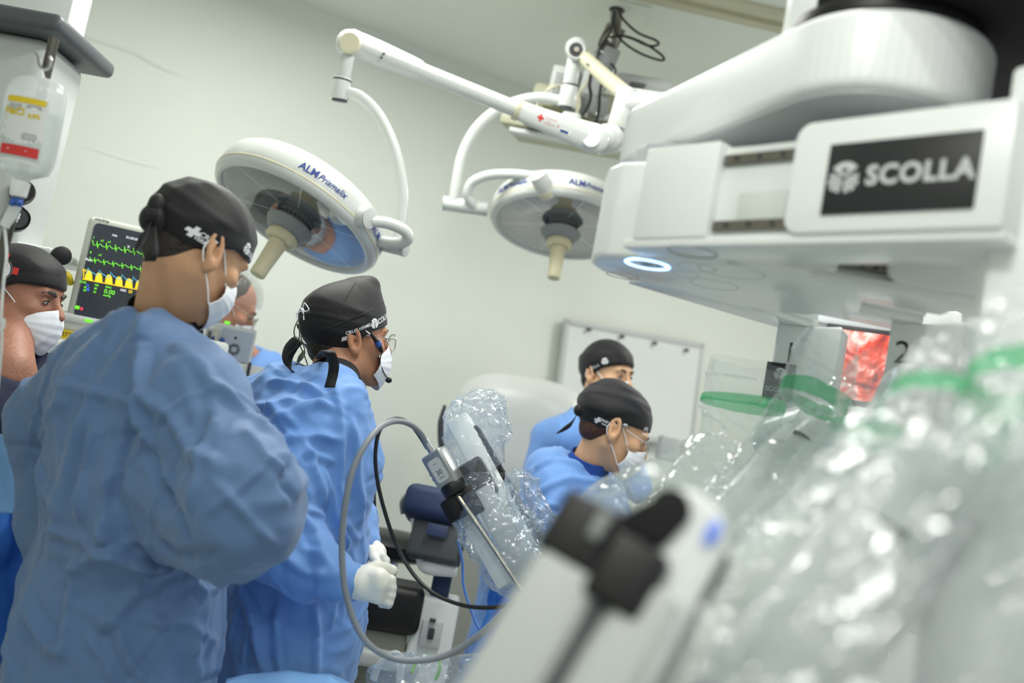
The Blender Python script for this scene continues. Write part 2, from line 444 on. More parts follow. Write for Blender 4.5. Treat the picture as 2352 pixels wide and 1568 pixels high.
def nets(fn, lo, hi, h, B=6):
    """surface nets over a block-sparse grid"""
    lo = np.asarray(lo, float); hi = np.asarray(hi, float)
    nb = np.maximum(1, np.ceil((hi - lo) / (h * B)).astype(int)); N = nb * B + 1
    bc = np.stack(np.meshgrid(*[lo[i] + (np.arange(nb[i]) + 0.5) * B * h for i in range(3)], indexing='ij'), -1).reshape(-1, 3).astype(np.float32)
    db = np.concatenate([fn(c) for c in np.array_split(bc, max(1, len(bc) // 200000))])
    act = np.abs(db) < B * h * 0.87 * 1.5 + 0.012
    V = np.full(N, 0.5, np.float32)
    ijk = np.stack(np.unravel_index(np.arange(len(bc)), nb), 1)
    for ins in ijk[(~act) & (db < 0)]:
        V[ins[0] * B:ins[0] * B + B + 1, ins[1] * B:ins[1] * B + B + 1, ins[2] * B:ins[2] * B + B + 1] = -0.5
    loc = np.stack(np.meshgrid(*[np.arange(B + 1)] * 3, indexing='ij'), -1).reshape(-1, 3)
    A = ijk[act]
    for ch in np.array_split(A, max(1, len(A) // 1500)):
        idx = (ch[:, None, :] * B + loc[None]).reshape(-1, 3)
        p = (lo + idx * h).astype(np.float32)
        V[idx[:, 0], idx[:, 1], idx[:, 2]] = fn(p)
    S = V < 0
    n0, n1, n2 = N - 1
    cnt = np.zeros((n0, n1, n2), np.uint8)
    for a in (0, 1):
        for b in (0, 1):
            for c in (0, 1): cnt += S[a:a + n0, b:b + n1, c:c + n2]
    cells = np.argwhere((cnt > 0) & (cnt < 8))
    num = -np.ones((n0, n1, n2), np.int32); num[cells[:, 0], cells[:, 1], cells[:, 2]] = np.arange(len(cells))
    acc = np.zeros((len(cells), 3)); w = np.zeros(len(cells))
    cor = [(a, b, c) for a in (0, 1) for b in (0, 1) for c in (0, 1)]
    for i, p in enumerate(cor):
        for q in cor[i + 1:]:
            if sum(abs(np.array(p) - q)) != 1: continue
            a = V[cells[:, 0] + p[0], cells[:, 1] + p[1], cells[:, 2] + p[2]]; b = V[cells[:, 0] + q[0], cells[:, 1] + q[1], cells[:, 2] + q[2]]
            m = (a < 0) != (b < 0); t = np.where(m, a / np.where(m, a - b, 1), 0)
            acc += np.where(m[:, None], np.array(p) + t[:, None] * (np.array(q) - p), 0); w += m
    verts = lo + h * (cells + acc / w[:, None])
    faces = []
    for ax in range(3):
        o1, o2 = [(1, 2), (2, 0), (0, 1)][ax]
        sl0 = [slice(1, -1)] * 3; sl1 = [slice(1, -1)] * 3
        sl0[ax] = slice(0, -1); sl1[ax] = slice(1, None)
        D = S[tuple(sl0)] != S[tuple(sl1)]
        e = np.argwhere(D); off = np.array([1, 1, 1]); off[ax] = 0; e = e + off
        up = S[e[:, 0], e[:, 1], e[:, 2]]
        c = []
        for (a, b) in ((-1, -1), (0, -1), (0, 0), (-1, 0)):
            q = e.copy(); q[:, o1] += a; q[:, o2] += b; c.append(num[q[:, 0], q[:, 1], q[:, 2]])
        F = np.stack(c, 1); F = np.where(up[:, None], F, F[:, ::-1]); faces.append(F[(F >= 0).all(1)])
    return verts, np.concatenate(faces)
def relax(v, F, it=1, lam=0.5):
    for _ in range(it):
        s = np.zeros_like(v); c = np.zeros(len(v))
        for i in range(4):
            a = F[:, i]; b = F[:, (i + 1) % 4]
            for k in range(3):
                s[:, k] += np.bincount(a, v[b, k], len(v)) + np.bincount(b, v[a, k], len(v))
            c += np.bincount(a, minlength=len(v)) + np.bincount(b, minlength=len(v))
        v = v + lam * (s / np.maximum(c, 1)[:, None] - v)
    return v
def normals(v, F):
    n = np.cross(v[F[:, 2]] - v[F[:, 0]], v[F[:, 3]] - v[F[:, 1]])
    o = np.zeros_like(v)
    for i in range(4):
        for k in range(3): o[:, k] += np.bincount(F[:, i], n[:, k], len(v))
    return o / (np.linalg.norm(o, axis=1)[:, None] + 1e-12)
def fast_obj(name, v, F, m, parent=None, loc=None, mi=None):
    off = origin_of(parent) if parent is not None else (np.asarray(loc, float) if loc is not None else np.zeros(3))
    me = bpy.data.meshes.new(name); me.from_pydata((v - off).tolist(), [], F.tolist() if hasattr(F, 'tolist') else F)
    for q in (m if isinstance(m, list) else [m]): me.materials.append(q)
    me.polygons.foreach_set('use_smooth', [True] * len(me.polygons))
    if mi is not None: me.polygons.foreach_set('material_index', mi)
    me.update(); o = link(name, me, parent)
    if loc is not None and parent is None: o.location = tuple(float(x) for x in loc)
    return o
def tri(x): return np.abs((x / (2 * PI)) % 1.0 - 0.5) * 4 - 1
def crumple(p, lam, seed, n=6, warp=0.35):
    """folded-paper height field, about -1..1"""
    r = np.random.RandomState(seed); k0 = 2 * PI / lam; h = np.zeros(len(p)); q = p.copy()
    for i in range(3):
        d = nz(r.randn(3)); q = q + warp * lam * np.sin((p @ d) * k0 * 0.45 + r.rand() * 6)[:, None] * nz(r.randn(3))
    for i in range(n):
        d = nz(r.randn(3)); h += np.maximum(tri((q @ d) * k0 * (0.5 + r.rand()) + r.rand() * 6), -0.2) * (0.5 + r.rand())
    return h / n
def paper(p, seed, n=16, w=0.009, period=0.42):
    """crisp, straight crease lines: narrow ridges where random planes cut the cloth, broken up by a mask"""
    r = np.random.RandomState(seed); h = np.zeros(len(p)); q = p + 0.018 * np.sin(p[:, [1, 2, 0]] * 9 + 1.3)
    for i in range(n):
        d = nz(r.randn(3)); x = (q @ d) / period + r.rand(); dist = np.abs((x % 1.0) - 0.5) * period
        m = np.clip(np.sin(q @ (r.randn(3) * 13) + r.rand() * 6) * 2.2 - 0.6, 0, 1) * (1 if r.rand() < 0.7 else -0.8)
        h += np.maximum(0, 1 - dist / w) * m
    return h
def creases(v, segs):
    """segs: (a, b, width, height): sharp-crested folds along segments"""
    out = np.zeros(len(v))
    for a, b, w, h in segs:
        ab = b - a; L = ab @ ab + 1e-12; t = np.clip((v - a) @ ab / L, 0, 1)
        d = np.linalg.norm(v - a - t[:, None] * ab, axis=1)
        x = np.maximum(0, 1 - d / w); fade = np.sin(np.clip(t, 0.02, 0.98) * PI) ** 0.5
        out += h * x ** 1.3 * fade
    return out
# ================================================================ SETTING
WH = 3.1; wa = math.radians(27.776)
wd = np.array([math.cos(wa), math.sin(wa), 0]); wn = np.array([math.sin(wa), -math.cos(wa), 0])   # along the wall, towards the room
w0 = np.array([-1.203, 4.203, 0])
def struct(g, name, m):
    o = g.build(name, m); o['kind'] = 'structure'; return o
def slab(pts, z0, z1):
    g = G(); g.prism([(x, y, z0) for x, y in pts], (0, 0, z1 - z0)); return g
A = w0 - wd * 2.2; B = w0 + wd * 6.5
struct(slab([tuple(A[:2]), tuple(B[:2]), tuple((B - wn * 0.15)[:2]), tuple((A - wn * 0.15)[:2])], 0, WH), 'wall_back', M['wall'])
A2 = A + wn * 5.2
struct(slab([tuple(A[:2]), tuple((A - wn * .15)[:2]), tuple((A - wn * .15 - wd * .15)[:2]), tuple((A2 - wd * .15)[:2]), tuple(A2[:2])], 0, WH), 'wall_left', M['wall'])
poly = [tuple((A - wn * 0.15 - wd * 0.15)[:2]), tuple((B - wn * 0.15)[:2]), (5.2, -1.6), (-1.8, -2.0), tuple((A2 - wd * 0.15)[:2])]
struct(slab(poly, WH, WH + 0.1), 'ceiling', M['ceil'])
struct(slab(poly, -0.1, 0.0), 'floor', M['floor'])
# ceiling rail with two flanges
a = onz(1400, -34, WH); b = onz(1815, 62, WH); d = nz(b - a); s = nz(np.cross((0, 0, 1), d)); b = a + d * 2.6
g = G()
for off, w in ((0, 0.05), (0.10, 0.05)):
    c = (a + b) / 2 - s * off; g.box(c + (0, 0, -0.012), (2.6 + 0.0, w, 0.024), np.stack([d, s, (0, 0, 1)], 1), 0.004)
c = (a + b) / 2 - s * 0.05; g.box(c + (0, 0, -0.004), (2.6, 0.10, 0.008), np.stack([d, s, (0, 0, 1)], 1), 0.0)
struct(g, 'trim_1', M['cream'])
# raised plaster patch seams in the wall are in the bump; a long shallow plaster ridge as geometry
def wallp(x, y, lift=0.0): return onpl(x, y, w0, wn) + wn * lift
g = G()
for pl, r in (([(160, 60), (200, 85), (300, 118), (380, 160), (470, 190)], 0.012), ([(130, 320), (240, 352), (330, 378), (420, 400)], 0.006)):
    g.tube([wallp(x, y, -r * 0.55) for x, y in pl], [r * 0.3] + [r] * (len(pl) - 2) + [r * 0.3], n=8)
struct(g, 'trim_2', M['wall'])

# ceiling service plate with hole
pc = onz(1430, 30, WH - 0.004)
t = thing('ceiling_plate', 'square white cover plate on the ceiling round the cable hole', 'ceiling plate', pc)
ux = nz(onz(1482, 14, WH) - onz(1392, -4, WH)); uy = np.cross((0, 0, 1), ux)
g = G(); g.box(pc + (0, 0, -0.002), (0.19, 0.19, 0.010), np.stack([ux, uy, (0, 0, 1)], 1), 0.002); g.build('plate', M['ceil'], t)
g = G(); hc = onz(1417, 22, WH - 0.01); g.lathe([(0.0, 0), (0.030, 0), (0.030, -0.004), (0, -0.004)], hc + (0, 0, 0.001), (0, 0, 1)); g.build('cable_hole', M['dgrey'], t)

# whiteboard leaning on the wall
o = wallp(1460, 880, 0.05)
n = wn
TL, TR, BR, BL = [onpl(x, y, o, n) for x, y in ((1310, 740), (1617, 795), (1578, 1012), (1262, 985))]
t = thing('whiteboard', 'white board with thin grey frame hanging on the back wall behind the bent nurse', 'whiteboard', (BL + BR) / 2)
ux = nz(TR - TL); uy = np.array([0, 0, 1.0]); ctr = (TL + TR + BR + BL) / 4; W_ = (np.linalg.norm(TR - TL) + np.linalg.norm(BR - BL)) / 2; H_ = (np.linalg.norm(TL - BL) + np.linalg.norm(TR - BR)) / 2
RB = np.stack([ux, wn, np.cross(ux, wn)], 1)
g = G(); g.box(ctr, (W_ - 0.02, 0.02, H_ - 0.02), RB); g.build('board', M['white2'], t)
g = G()
zz = RB[:, 2]
for sx in (-1, 1):
    g.box(ctr + ux * sx * W_ / 2, (0.022, 0.035, H_ + 0.02), RB, 0.004); g.box(ctr + zz * sx * H_ / 2, (W_ + 0.02, 0.035, 0.03), RB, 0.004)
g.build('frame', M['lgrey'], t)
for px, py in ((1351, 757), (1427, 773), (1502, 788), (1575, 804)):
    g = G(); c = onpl(px, py, o + n * 0.02, n); g.cyl(c, c + n * 0.02, 0.010, 0.008, n=12); g.build('hook', M['dgrey'], t)
# ================================================================ PEOPLE
def head_fns(neck_to, nr=0.056, jaw=1.0, nose=1.0, es=1.06, et=0.22):
    """head in its own frame: x = person's right, y = forward, z = up; origin between the ears"""
    S = []
    cr = s_ell((0, -0.008, 0.035), (0.077, 0.099, 0.088)); fc = s_ell((0, 0.032, -0.030), (0.061 * jaw, 0.064, 0.080))
    jl = [s_cap((s * 0.052 * jaw, 0.002, -0.045), (s * 0.014, 0.074, -0.094), 0.021, 0.018) for s in (-1, 1)]
    ck = [s_ell((s * 0.044, 0.062, -0.014), (0.024, 0.022, 0.018)) for s in (-1, 1)]
    br = s_cap((-0.036, 0.083, 0.030), (0.036, 0.083, 0.030), 0.012)
    ns = s_cap((0, 0.094, 0.016), (0, 0.113 * nose + 0.003, -0.020), 0.0085, 0.012); nn = [s_cap((s * 0.009, 0.104, -0.026), (s * 0.010, 0.108, -0.026), 0.008) for s in (-1, 1)]
    sk = [s_ell((s * 0.031, 0.103, 0.010), (0.018, 0.017, 0.011)) for s in (-1, 1)]
    ey = [s_ell((s * 0.031, 0.0785, 0.009), (0.0135, 0.0135, 0.0125)) for s in (-1, 1)]
    lp = [s_ell((0, 0.092, -0.052), (0.024, 0.013, 0.006)), s_ell((0, 0.091, -0.062), (0.021, 0.013, 0.007))]
    nk = s_cap((0, -0.025, -0.035), neck_to, nr, nr * 1.08)
    ears = []
    for s in (-1, 1):
        Re = zmat(PI / 2 - s * 0.12, 0.0); Rt = Re @ np.array([[1, 0, 0], [0, math.cos(et), -math.sin(et)], [0, math.sin(et), math.cos(et)]])
        c = np.array((s * 0.083, -0.014, 0.000))
        base = s_ell(c - (s * 0.001, 0, 0), (0.0045, 0.0165 * (2 - es), 0.032 * es), Rt); lobe = s_ell(c + (-s * 0.003, 0.008, -0.027 * es), (0.006, 0.010, 0.012), Rt)
        rim = s_ring(c + (s * 0.004, 0, 0.004), (0.0145 * (2 - es), 0.0275 * es), 0.0046, Rt); tr = s_ell(c + (-s * 0.001, 0.016, -0.004), (0.005, 0.005, 0.007))
        con = s_ell(c + (s * 0.008, 0.003, -0.004), (0.008, 0.010, 0.014), Rt)
        ah = s_cap(c + (s * 0.003, -0.006, 0.012), c + (s * 0.003, -0.005, -0.010), 0.0035)
        ears.append((base, lobe, rim, tr, con, ah))
    def f(p):
        d = smin(cr(p), fc(p), 0.03)
        for q in jl: d = smin(d, q(p), 0.022)
        for q in ck: d = smin(d, q(p), 0.02)
        d = smin(d, br(p), 0.018)
        for q in sk: d = smax(d, -q(p), 0.014)
        d = smin(d, ns(p), 0.012)
        for q in nn: d = smin(d, q(p), 0.006)
        for q in ey: d = smin(d, q(p), 0.003)
        for q in lp: d = smin(d, q(p), 0.008)
        d = smin(d, nk(p), 0.03)
        for (b, l, r, t, c, ah) in ears:
            e = smin(b(p), l(p), 0.01); e = smax(e, -c(p), 0.005); e = smin(e, r(p), 0.003); e = smin(e, ah(p), 0.004); e = smin(e, t(p), 0.005)
            d = smin(d, e, 0.007)
        return d
    return f
def cap_fn(puff, fold_seed=1, zf=0.040, zb=-0.028, tip=None, xoff=0.0, over=0.0065):
    """cloth cap over the skull; lower edge falls from forehead to nape"""
    base = s_ell((0, -0.010, 0.037), (0.077 + over, 0.101 + over, 0.088 + over))
    top = s_ell((0, puff[0], puff[1]), puff[2])
    tips = [] if tip is None else [s_cap(a, b, r1, r2) for a, b, r1, r2 in tip]
    ys = np.array([-0.12, -0.06, -0.02, 0.03, 0.10]); zs = np.array([zb, zb + 0.004, zb + 0.028, (zf + zb) / 2 + 0.022, zf])
    def f(p):
        d = smin(base(p), top(p), 0.035)
        for t in tips: d = smin(d, t(p), 0.03)
        w = np.clip((p[:, 2] - np.interp(p[:, 1], ys, zs) - 0.028) / 0.02, 0, 1)
        fold = crumple(p * np.array([1, 0.55, 1.3]), 0.10, fold_seed, 5, 0.4) * 0.0075
        d = d - fold * w + 0.0015 * (1 - w)
        edge = np.interp(p[:, 1], ys, zs) - p[:, 2]
        return smax(d, edge, 0.004)
    return f
def hair_fn(zl=-0.05, side=0.02, over=0.0022):
    base = s_ell((0, -0.009, 0.035), (0.077 + over, 0.099 + over, 0.088 + over)); nape = s_ell((0, -0.052, -0.025), (0.050 + over, 0.045 + over, 0.045))
    def f(p):
        d = smin(base(p), nape(p), 0.03)
        lim = zl + np.clip((p[:, 1] + 0.045) * 1.5, -0.01, 0.3)
        return smax(smax(d, lim - p[:, 2], 0.006), p[:, 1] - side, 0.006)
    return f
def mask_surf(seed=3, low=1.0, w=1.0, peak=0.0, n=44, m=56):
    """pleated surgical mask as a grid in head coordinates; returns (m, n, 3)"""
    X = np.zeros((m, n, 3)); us = np.linspace(-1, 1, m); vs = np.linspace(0, 1, n); r = np.random.RandomState(seed)
    for i, u in enumerate(us):
        for j, v in enumerate(vs):
            th = u * 1.15 * w
            c = math.cos(th)
            ztop = -0.002 - 0.030 * abs(u) ** 1.2; zbot = (-0.122 + 0.040 * abs(u) ** 1.6) * low
            z = ztop + (zbot - ztop) * v
            bulge = math.sin(v * PI) ** 0.8
            ry = 0.112 + 0.020 * bulge * c + (0.006 * (1 - v)) * c ** 6 - 0.016 * v
            rx = 0.066 + 0.006 * bulge
            y = ry * c ** 0.62 if c > 0 else 0
            pl = 0.0022 * (1 - abs((v * 5.0) % 1.0 - 0.5) * 2) * math.sin(v * PI) * (0.4 + 0.6 * c)
            X[i, j] = (rx * math.sin(th) * (1 + 0.05 * bulge), y + pl - 0.006, z)
    p = X.reshape(-1, 3); cr = crumple(p, 0.07, seed, 5) * 0.003
    d = p / (np.linalg.norm(p * (1, 1, 0.3), axis=1)[:, None]); X = (p + d * cr[:, None]).reshape(m, n, 3)
    return X
class Person:
    def __init__(s, label, foot, skin, R, t, neck_world, body, lo, hi, h=0.006, group=None, nr=0.056, jaw=1.0, nose=1.0, sc=1.0, es=1.06, et=0.22, hand=None, inside=None):
        s.R = R; s.t = np.asarray(t); s.sc = sc
        nl = (np.asarray(neck_world) - s.t) @ R / sc
        hf = head_fns(tuple(nl), nr, jaw, nose, es, et)
        bf0 = s_un(body, 0.03); ins = s_un(*inside) if inside else None
        def bf(p):
            d = bf0(p)
            if ins is not None: d = np.where(p[:, 2] > 0.62, smax(d, ins(p) + 0.016, 0.01), d)
            return d
        def f(p):
            q = ((p - s.t.astype(np.float32)) @ R.astype(np.float32)) / sc
            d = smin(hf(q) * sc, bf(p), 0.02)
            if hand: d = np.minimum(d, hand(p) + 0.0015) if False else smin(d, hand(p) + 0.0015, 0.006)
            return d
        v, F = nets(f, lo, hi, h)
        # refine the head: a second, finer pass replaces vertices above the collar by projecting them on the exact surface
        for _ in range(3):
            d = f(v.astype(np.float32)); e = 0.0015; g = np.stack([f((v + np.eye(3)[k] * e).astype(np.float32)) - d for k in range(3)], 1) / e
            v = v - (np.clip(d, -h, h) / np.maximum((g * g).sum(1), 0.3))[:, None] * g * 0.8
        s.v, s.F = v, F
        s.obj = fast_obj('person', v, F, skin, None, foot)
        tag(s.obj, label, 'person', group)
    def W(s, p): return np.asarray(p) * s.sc @ s.R.T + s.t
    def head_part(s, name, fn, lo, hi, h, m, smooth=0):
        v, F = nets(fn, lo, hi, h)
        if smooth: v = relax(v, F, smooth)
        return fast_obj(name, s.W(v), F, m, s.obj)
    def cap(s, fn, m=None, h=0.0032, name='surgical_cap'):
        s.capo = s.head_part(name, fn, (-0.12, -0.16, -0.08), (0.12, 0.13, 0.22), h, m or M['cap'], 1); return s.capo
    def hair(s, fn, m): return s.head_part('hair', fn, (-0.1, -0.13, -0.12), (0.1, 0.12, 0.14), 0.003, m)
    def mask(s, m=None, **k):
        X = mask_surf(**k); s.mx = X
        g = G(); g.grid(s.W(X.reshape(-1, 3)).reshape(X.shape)); o = g.build('face_mask', m or M['mask'], s.obj, solid=0.0012); s.masko = o; return o
    def loops(s, r=0.0014, side=(1, -1)):
        for k in side:
            i = -1 if k > 0 else 0; top = s.mx[i, 0]; bot = s.mx[i, -1]
            pts = [top, top * 0.45 + np.array((k * 0.0815, -0.005, 0.030)) * 0.55, (k * 0.084, -0.014, 0.030), (k * 0.0835, -0.034, 0.0), (k * 0.080, -0.020, -0.026), bot * 0.5 + np.array((k * 0.080, -0.01, -0.03)) * 0.5, bot]
            g = G(); g.tube([s.W(np.asarray(p, float)) for p in pts], r, n=6); g.build('ear_loop', M['string'], s.obj)
    def print_on(s, items, part, d_local=(-1, 0, 0), m=None, name='cap_print'):
        """items: (2d mesh, centre in head coords, ux, uy); all become one printed mesh"""
        b = bvh_of(part); g = G()
        for vf, c, ux, uy in items:
            v, f = place2(vf, s.W(c), s.R @ np.asarray(ux, float), s.R @ np.asarray(uy, float))
            dl = d_local if len(d_local) == 3 else d_local
            v = project(v, b, s.R @ nz(dl), 0.0008); g.add(v, f, 0, False)
        return g.build(name, m or M['capp'], part)
def gown(name, person, prims, k, lo, hi, m, h=0.0065, cr=(0.16, 0.010, 1), cr2=(0.06, 0.003, 2), folds=(), neck=None, post=None, parent=None, fold2=(), pap=0.0065):
    f0 = s_un(prims, k)
    def f(p):
        d = f0(p)
        if neck is not None:
            for q in neck: d = smax(d, -q(p), 0.012)
        return d
    v, F = nets(f, lo, hi, h); v = relax(v, F, 2)
    n = normals(v, F)
    o = fast_obj('tmp_gown', v, F, m, None)
    b = bvh_of(o); bpy.data.objects.remove(o)
    segs = []
    for pl in folds:
        w, hh = pl[0]; pts = [hit(b, x, y) for x, y in pl[1:]]
        pts = [q for q in pts if q is not None]
        for a, c in zip(pts[:-1], pts[1:]): segs.append((a, c, w, hh))
    disp = crumple(v * np.array([1, 1, 0.5]), cr[0] * 0.75, cr[2], 7, 0.45) * cr[1] + crumple(v, cr2[0], cr2[2], 6, 0.5) * cr2[1] + paper(v, cr[2] + 3) * pap
    if segs: disp += creases(v, segs) * 1.7
    v = v + n * disp[:, None]
    v = relax(v, F, 1, 0.25)
    return fast_obj(name, v, F, m, parent if parent is not None else person.obj)
def hand_fn(palm_a, palm_b, pr, fingers, thumb, k=0.006, off=0.0):
    """fingers: lists of joints; thumb: list of joints"""
    pa = [s_cap(a, b, r - 0.002 + off, r + off) for a, b, r in palm_a]
    fs = []
    for j, r0 in fingers + [thumb]:
        rr = np.linspace(r0, r0 * 0.82, len(j))
        fs.append([s_cap(j[i], j[i + 1], rr[i] + off, rr[i + 1] + off) for i in range(len(j) - 1)])
    def f(p):
        d = pa[0](p)
        for q in pa[1:]: d = smin(d, q(p), 0.012)
        for ch in fs:
            e = ch[0](p)
            for q in ch[1:]: e = smin(e, q(p), 0.003)
            d = smin(d, e, k)
        return d
    return f
def place_head(px, d, local, yaw, pitch, roll=0.0, sc=1.0):
    R = zmat(math.radians(yaw), math.radians(-pitch), math.radians(roll)); return R, P(px[0], px[1], d) - R @ (np.asarray(local) * sc)
def ribbon(pts, wvec, w, name, m, parent, th=0.0012, res=6):
    pts = np.asarray(pts, float); w = np.full(len(pts), w) if np.isscalar(w) else np.asarray(w, float)
    q, ww = spline(pts, w, res); wv = np.asarray(wvec, float)
    if wv.ndim == 1: wv = np.tile(wv, (len(q), 1))
    else: wv, _ = spline(wv, np.zeros(len(wv)), res)
    X = np.stack([q - wv * ww[:, None] / 2, q + wv * ww[:, None] * 0.0 + np.cross(np.gradient(q, axis=0), wv) * 0.02, q + wv * ww[:, None] / 2], 1)
    g = G(); g.grid(X); return g.build(name, m, parent, solid=th)
def glasses(p, r=0.0215, m=None, both=True):
    gg = G()
    for s in (-1, 1):
        c = np.array((s * 0.032, 0.116, 0.004)); th = np.linspace(0, 2 * PI, 25)
        pts = [p.W(c + (r * 1.15 * math.cos(t) , -0.004 * abs(math.cos(t)) , r * math.sin(t))) for t in th]
        gg.tube(pts, 0.0011, n=6, smooth_path=False)
        gg.tube([p.W(q) for q in ((s * 0.056, 0.112, 0.010), (s * 0.074, 0.098, 0.012), (s * 0.081, 0.03, 0.016), (s * 0.083, -0.012, 0.022))], 0.0011, n=6)
    gg.tube([p.W(q) for q in ((-0.009, 0.117, 0.008), (0, 0.120, 0.011), (0.009, 0.117, 0.008))], 0.0011, n=6)
    o = gg.build('eyeglasses', m or M['chrome'], p.obj)
    for s in (-1, 1):
        g = G(); c = np.array((s * 0.032, 0.116, 0.004)); th = np.arange(24) * 2 * PI / 24
        g.add([p.W(c + (r * 1.13 * math.cos(t), -0.004 * abs(math.cos(t)), r * .98 * math.sin(t))) for t in th], [list(range(24))]); g.build('lens', M['lens'], o)
def eyes(p, m=None):
    for s in (-1, 1):
        g = G(); c = np.array((s * 0.0315, 0.0905, 0.007)); g.ball(p.W(c), (0.0105, 0.0035, 0.0042), R=p.R); e = g.build('eye', M['sclera'], p.obj)
        g = G(); g.ball(p.W(c + (0, 0.0020, 0.0004)), (0.0046, 0.0020, 0.0040), R=p.R); g.build('iris', M['eye'], e)
        g = G(); g.tube([p.W(c + q) for q in ((-0.0125, -0.001, 0.000), (-0.006, 0.0030, 0.0042), (0.001, 0.0038, 0.0052), (0.008, 0.0026, 0.0038), (0.0125, -0.001, 0.0))], [0.0008, 0.0015, 0.0017, 0.0015, 0.0008], n=6); g.build('eyelashes', M['eye'], e)
def brows(p, m, thick=0.0035):
    for s in (-1, 1):
        g = G(); g.tube([p.W(q) for q in ((s * 0.012, 0.0985, 0.028), (s * 0.030, 0.0975, 0.034), (s * 0.050, 0.084, 0.029))], [thick * .9, thick, thick * 0.4], n=8, ell=(1, 1)); g.build('eyebrow', m, p.obj)
def legs(xc, yc, yaw, z=0.86, dx=0.10, r=0.075):
    rt = zmat(yaw)[:, 0]; o = []
    for s in (-1, 1):
        a = np.array((xc, yc, z)) + rt * s * dx; b = np.array((xc, yc, 0.10)) + rt * s * dx * 1.1
        o += [s_cap(a, (a + b) / 2, r, r * 0.72), s_cap((a + b) / 2, b, r * 0.70, r * 0.5), s_cap(b - (0, 0, 0.055), b - (0, 0, 0.055) + zmat(yaw)[:, 1] * 0.15, 0.045, 0.038)]
    return o

def E_(c, r, yaw, tilt=0): return s_ell(c, r, zmat(math.radians(yaw), math.radians(tilt)))
HS = 0.92
# ---------------------------------------------------------------- front man, arms crossed
R, t = place_head((490, 574), 1.74, (0.083, -0.014, 0.0), 50, 21, sc=HS)
nb = P(372, 772, 1.83)
shR, shL = P(500, 905, 1.63), P(118, 975, 1.93)
elb, wri = P(556, 1165, 1.57), P(478, 1238, 1.70)
hipc = P(300, 1440, 1.80)
skel = [s_cap(nb - (0, 0, .02), P(330, 960, 1.82), 0.05, 0.10), s_cap(P(330, 960, 1.82), hipc, 0.10, 0.11), s_cap(shL, shR, 0.045), s_cap(shR, elb, 0.045, 0.038), s_cap(elb, wri, 0.038, 0.026), s_cap(P(470, 1238, 1.70), P(482, 1262, 1.66), 0.026, 0.026)] + legs(hipc[0], hipc[1], math.radians(45))
ft = np.array([hipc[0], hipc[1], 0.0])
gp = [E_(P(318, 905, 1.80), (0.19, 0.115, 0.125), 45, -10), E_(P(300, 1060, 1.79), (0.185, 0.125, 0.20), 45), E_(P(285, 1240, 1.80), (0.165, 0.125, 0.20), 45), E_(P(285, 1440, 1.82), (0.178, 0.145, 0.22), 45),
      s_cap(P(285, 1400, 1.82), P(285, 1400, 1.82) * (1, 1, 0) + (0, 0, 0.42), 0.168, 0.21),
      s_cap(P(345, 790, 1.76), P(310, 870, 1.80), 0.062, 0.09), s_cap(P(385, 805, 1.76), P(462, 900, 1.70), 0.046, 0.060), s_cap(P(318, 752, 1.82), P(100, 960, 1.93), 0.040, 0.056), s_cap(P(330, 800, 1.80), P(190, 950, 1.90), 0.06, 0.08),
      s_cap(P(455, 920, 1.68), P(440, 1110, 1.66), 0.070, 0.082), s_cap(P(462, 925, 1.66), P(550, 1130, 1.58), 0.058, 0.076), s_cap(P(556, 1120, 1.56), P(562, 1172, 1.56), 0.074, 0.072),
      s_cap(P(556, 1180, 1.56), P(470, 1192, 1.66), 0.074, 0.074), s_cap(P(112, 985, 1.93), P(178, 1190, 1.95), 0.064, 0.070), s_cap(P(150, 1180, 1.95), P(300, 1250, 2.02), 0.07, 0.06), s_cap(P(120, 1020, 1.93), P(170, 1500, 1.95), 0.055, 0.085)]
A = Person('man in a light blue gown and black cap seen from behind, arms crossed, biggest figure', ft, M['skinA'], R, t, nb, skel, (-1.15, 1.2, -0.01), (-0.1, 2.4, 1.9), 0.0038, nr=0.058, sc=HS, es=1.16, et=0.38, hand=s_cap(P(452, 1262, 1.615), P(497, 1281, 1.60), 0.013, 0.011), inside=(gp, 0.05))
A.hair(hair_fn(-0.058, 0.010), M['hair'])
A.cap(cap_fn((-0.010, 0.045, (0.086, 0.108, 0.088)), 5, zf=0.044, zb=-0.026))
A.mask(seed=3); A.loops()
brows(A, M['hair']); eyes(A)
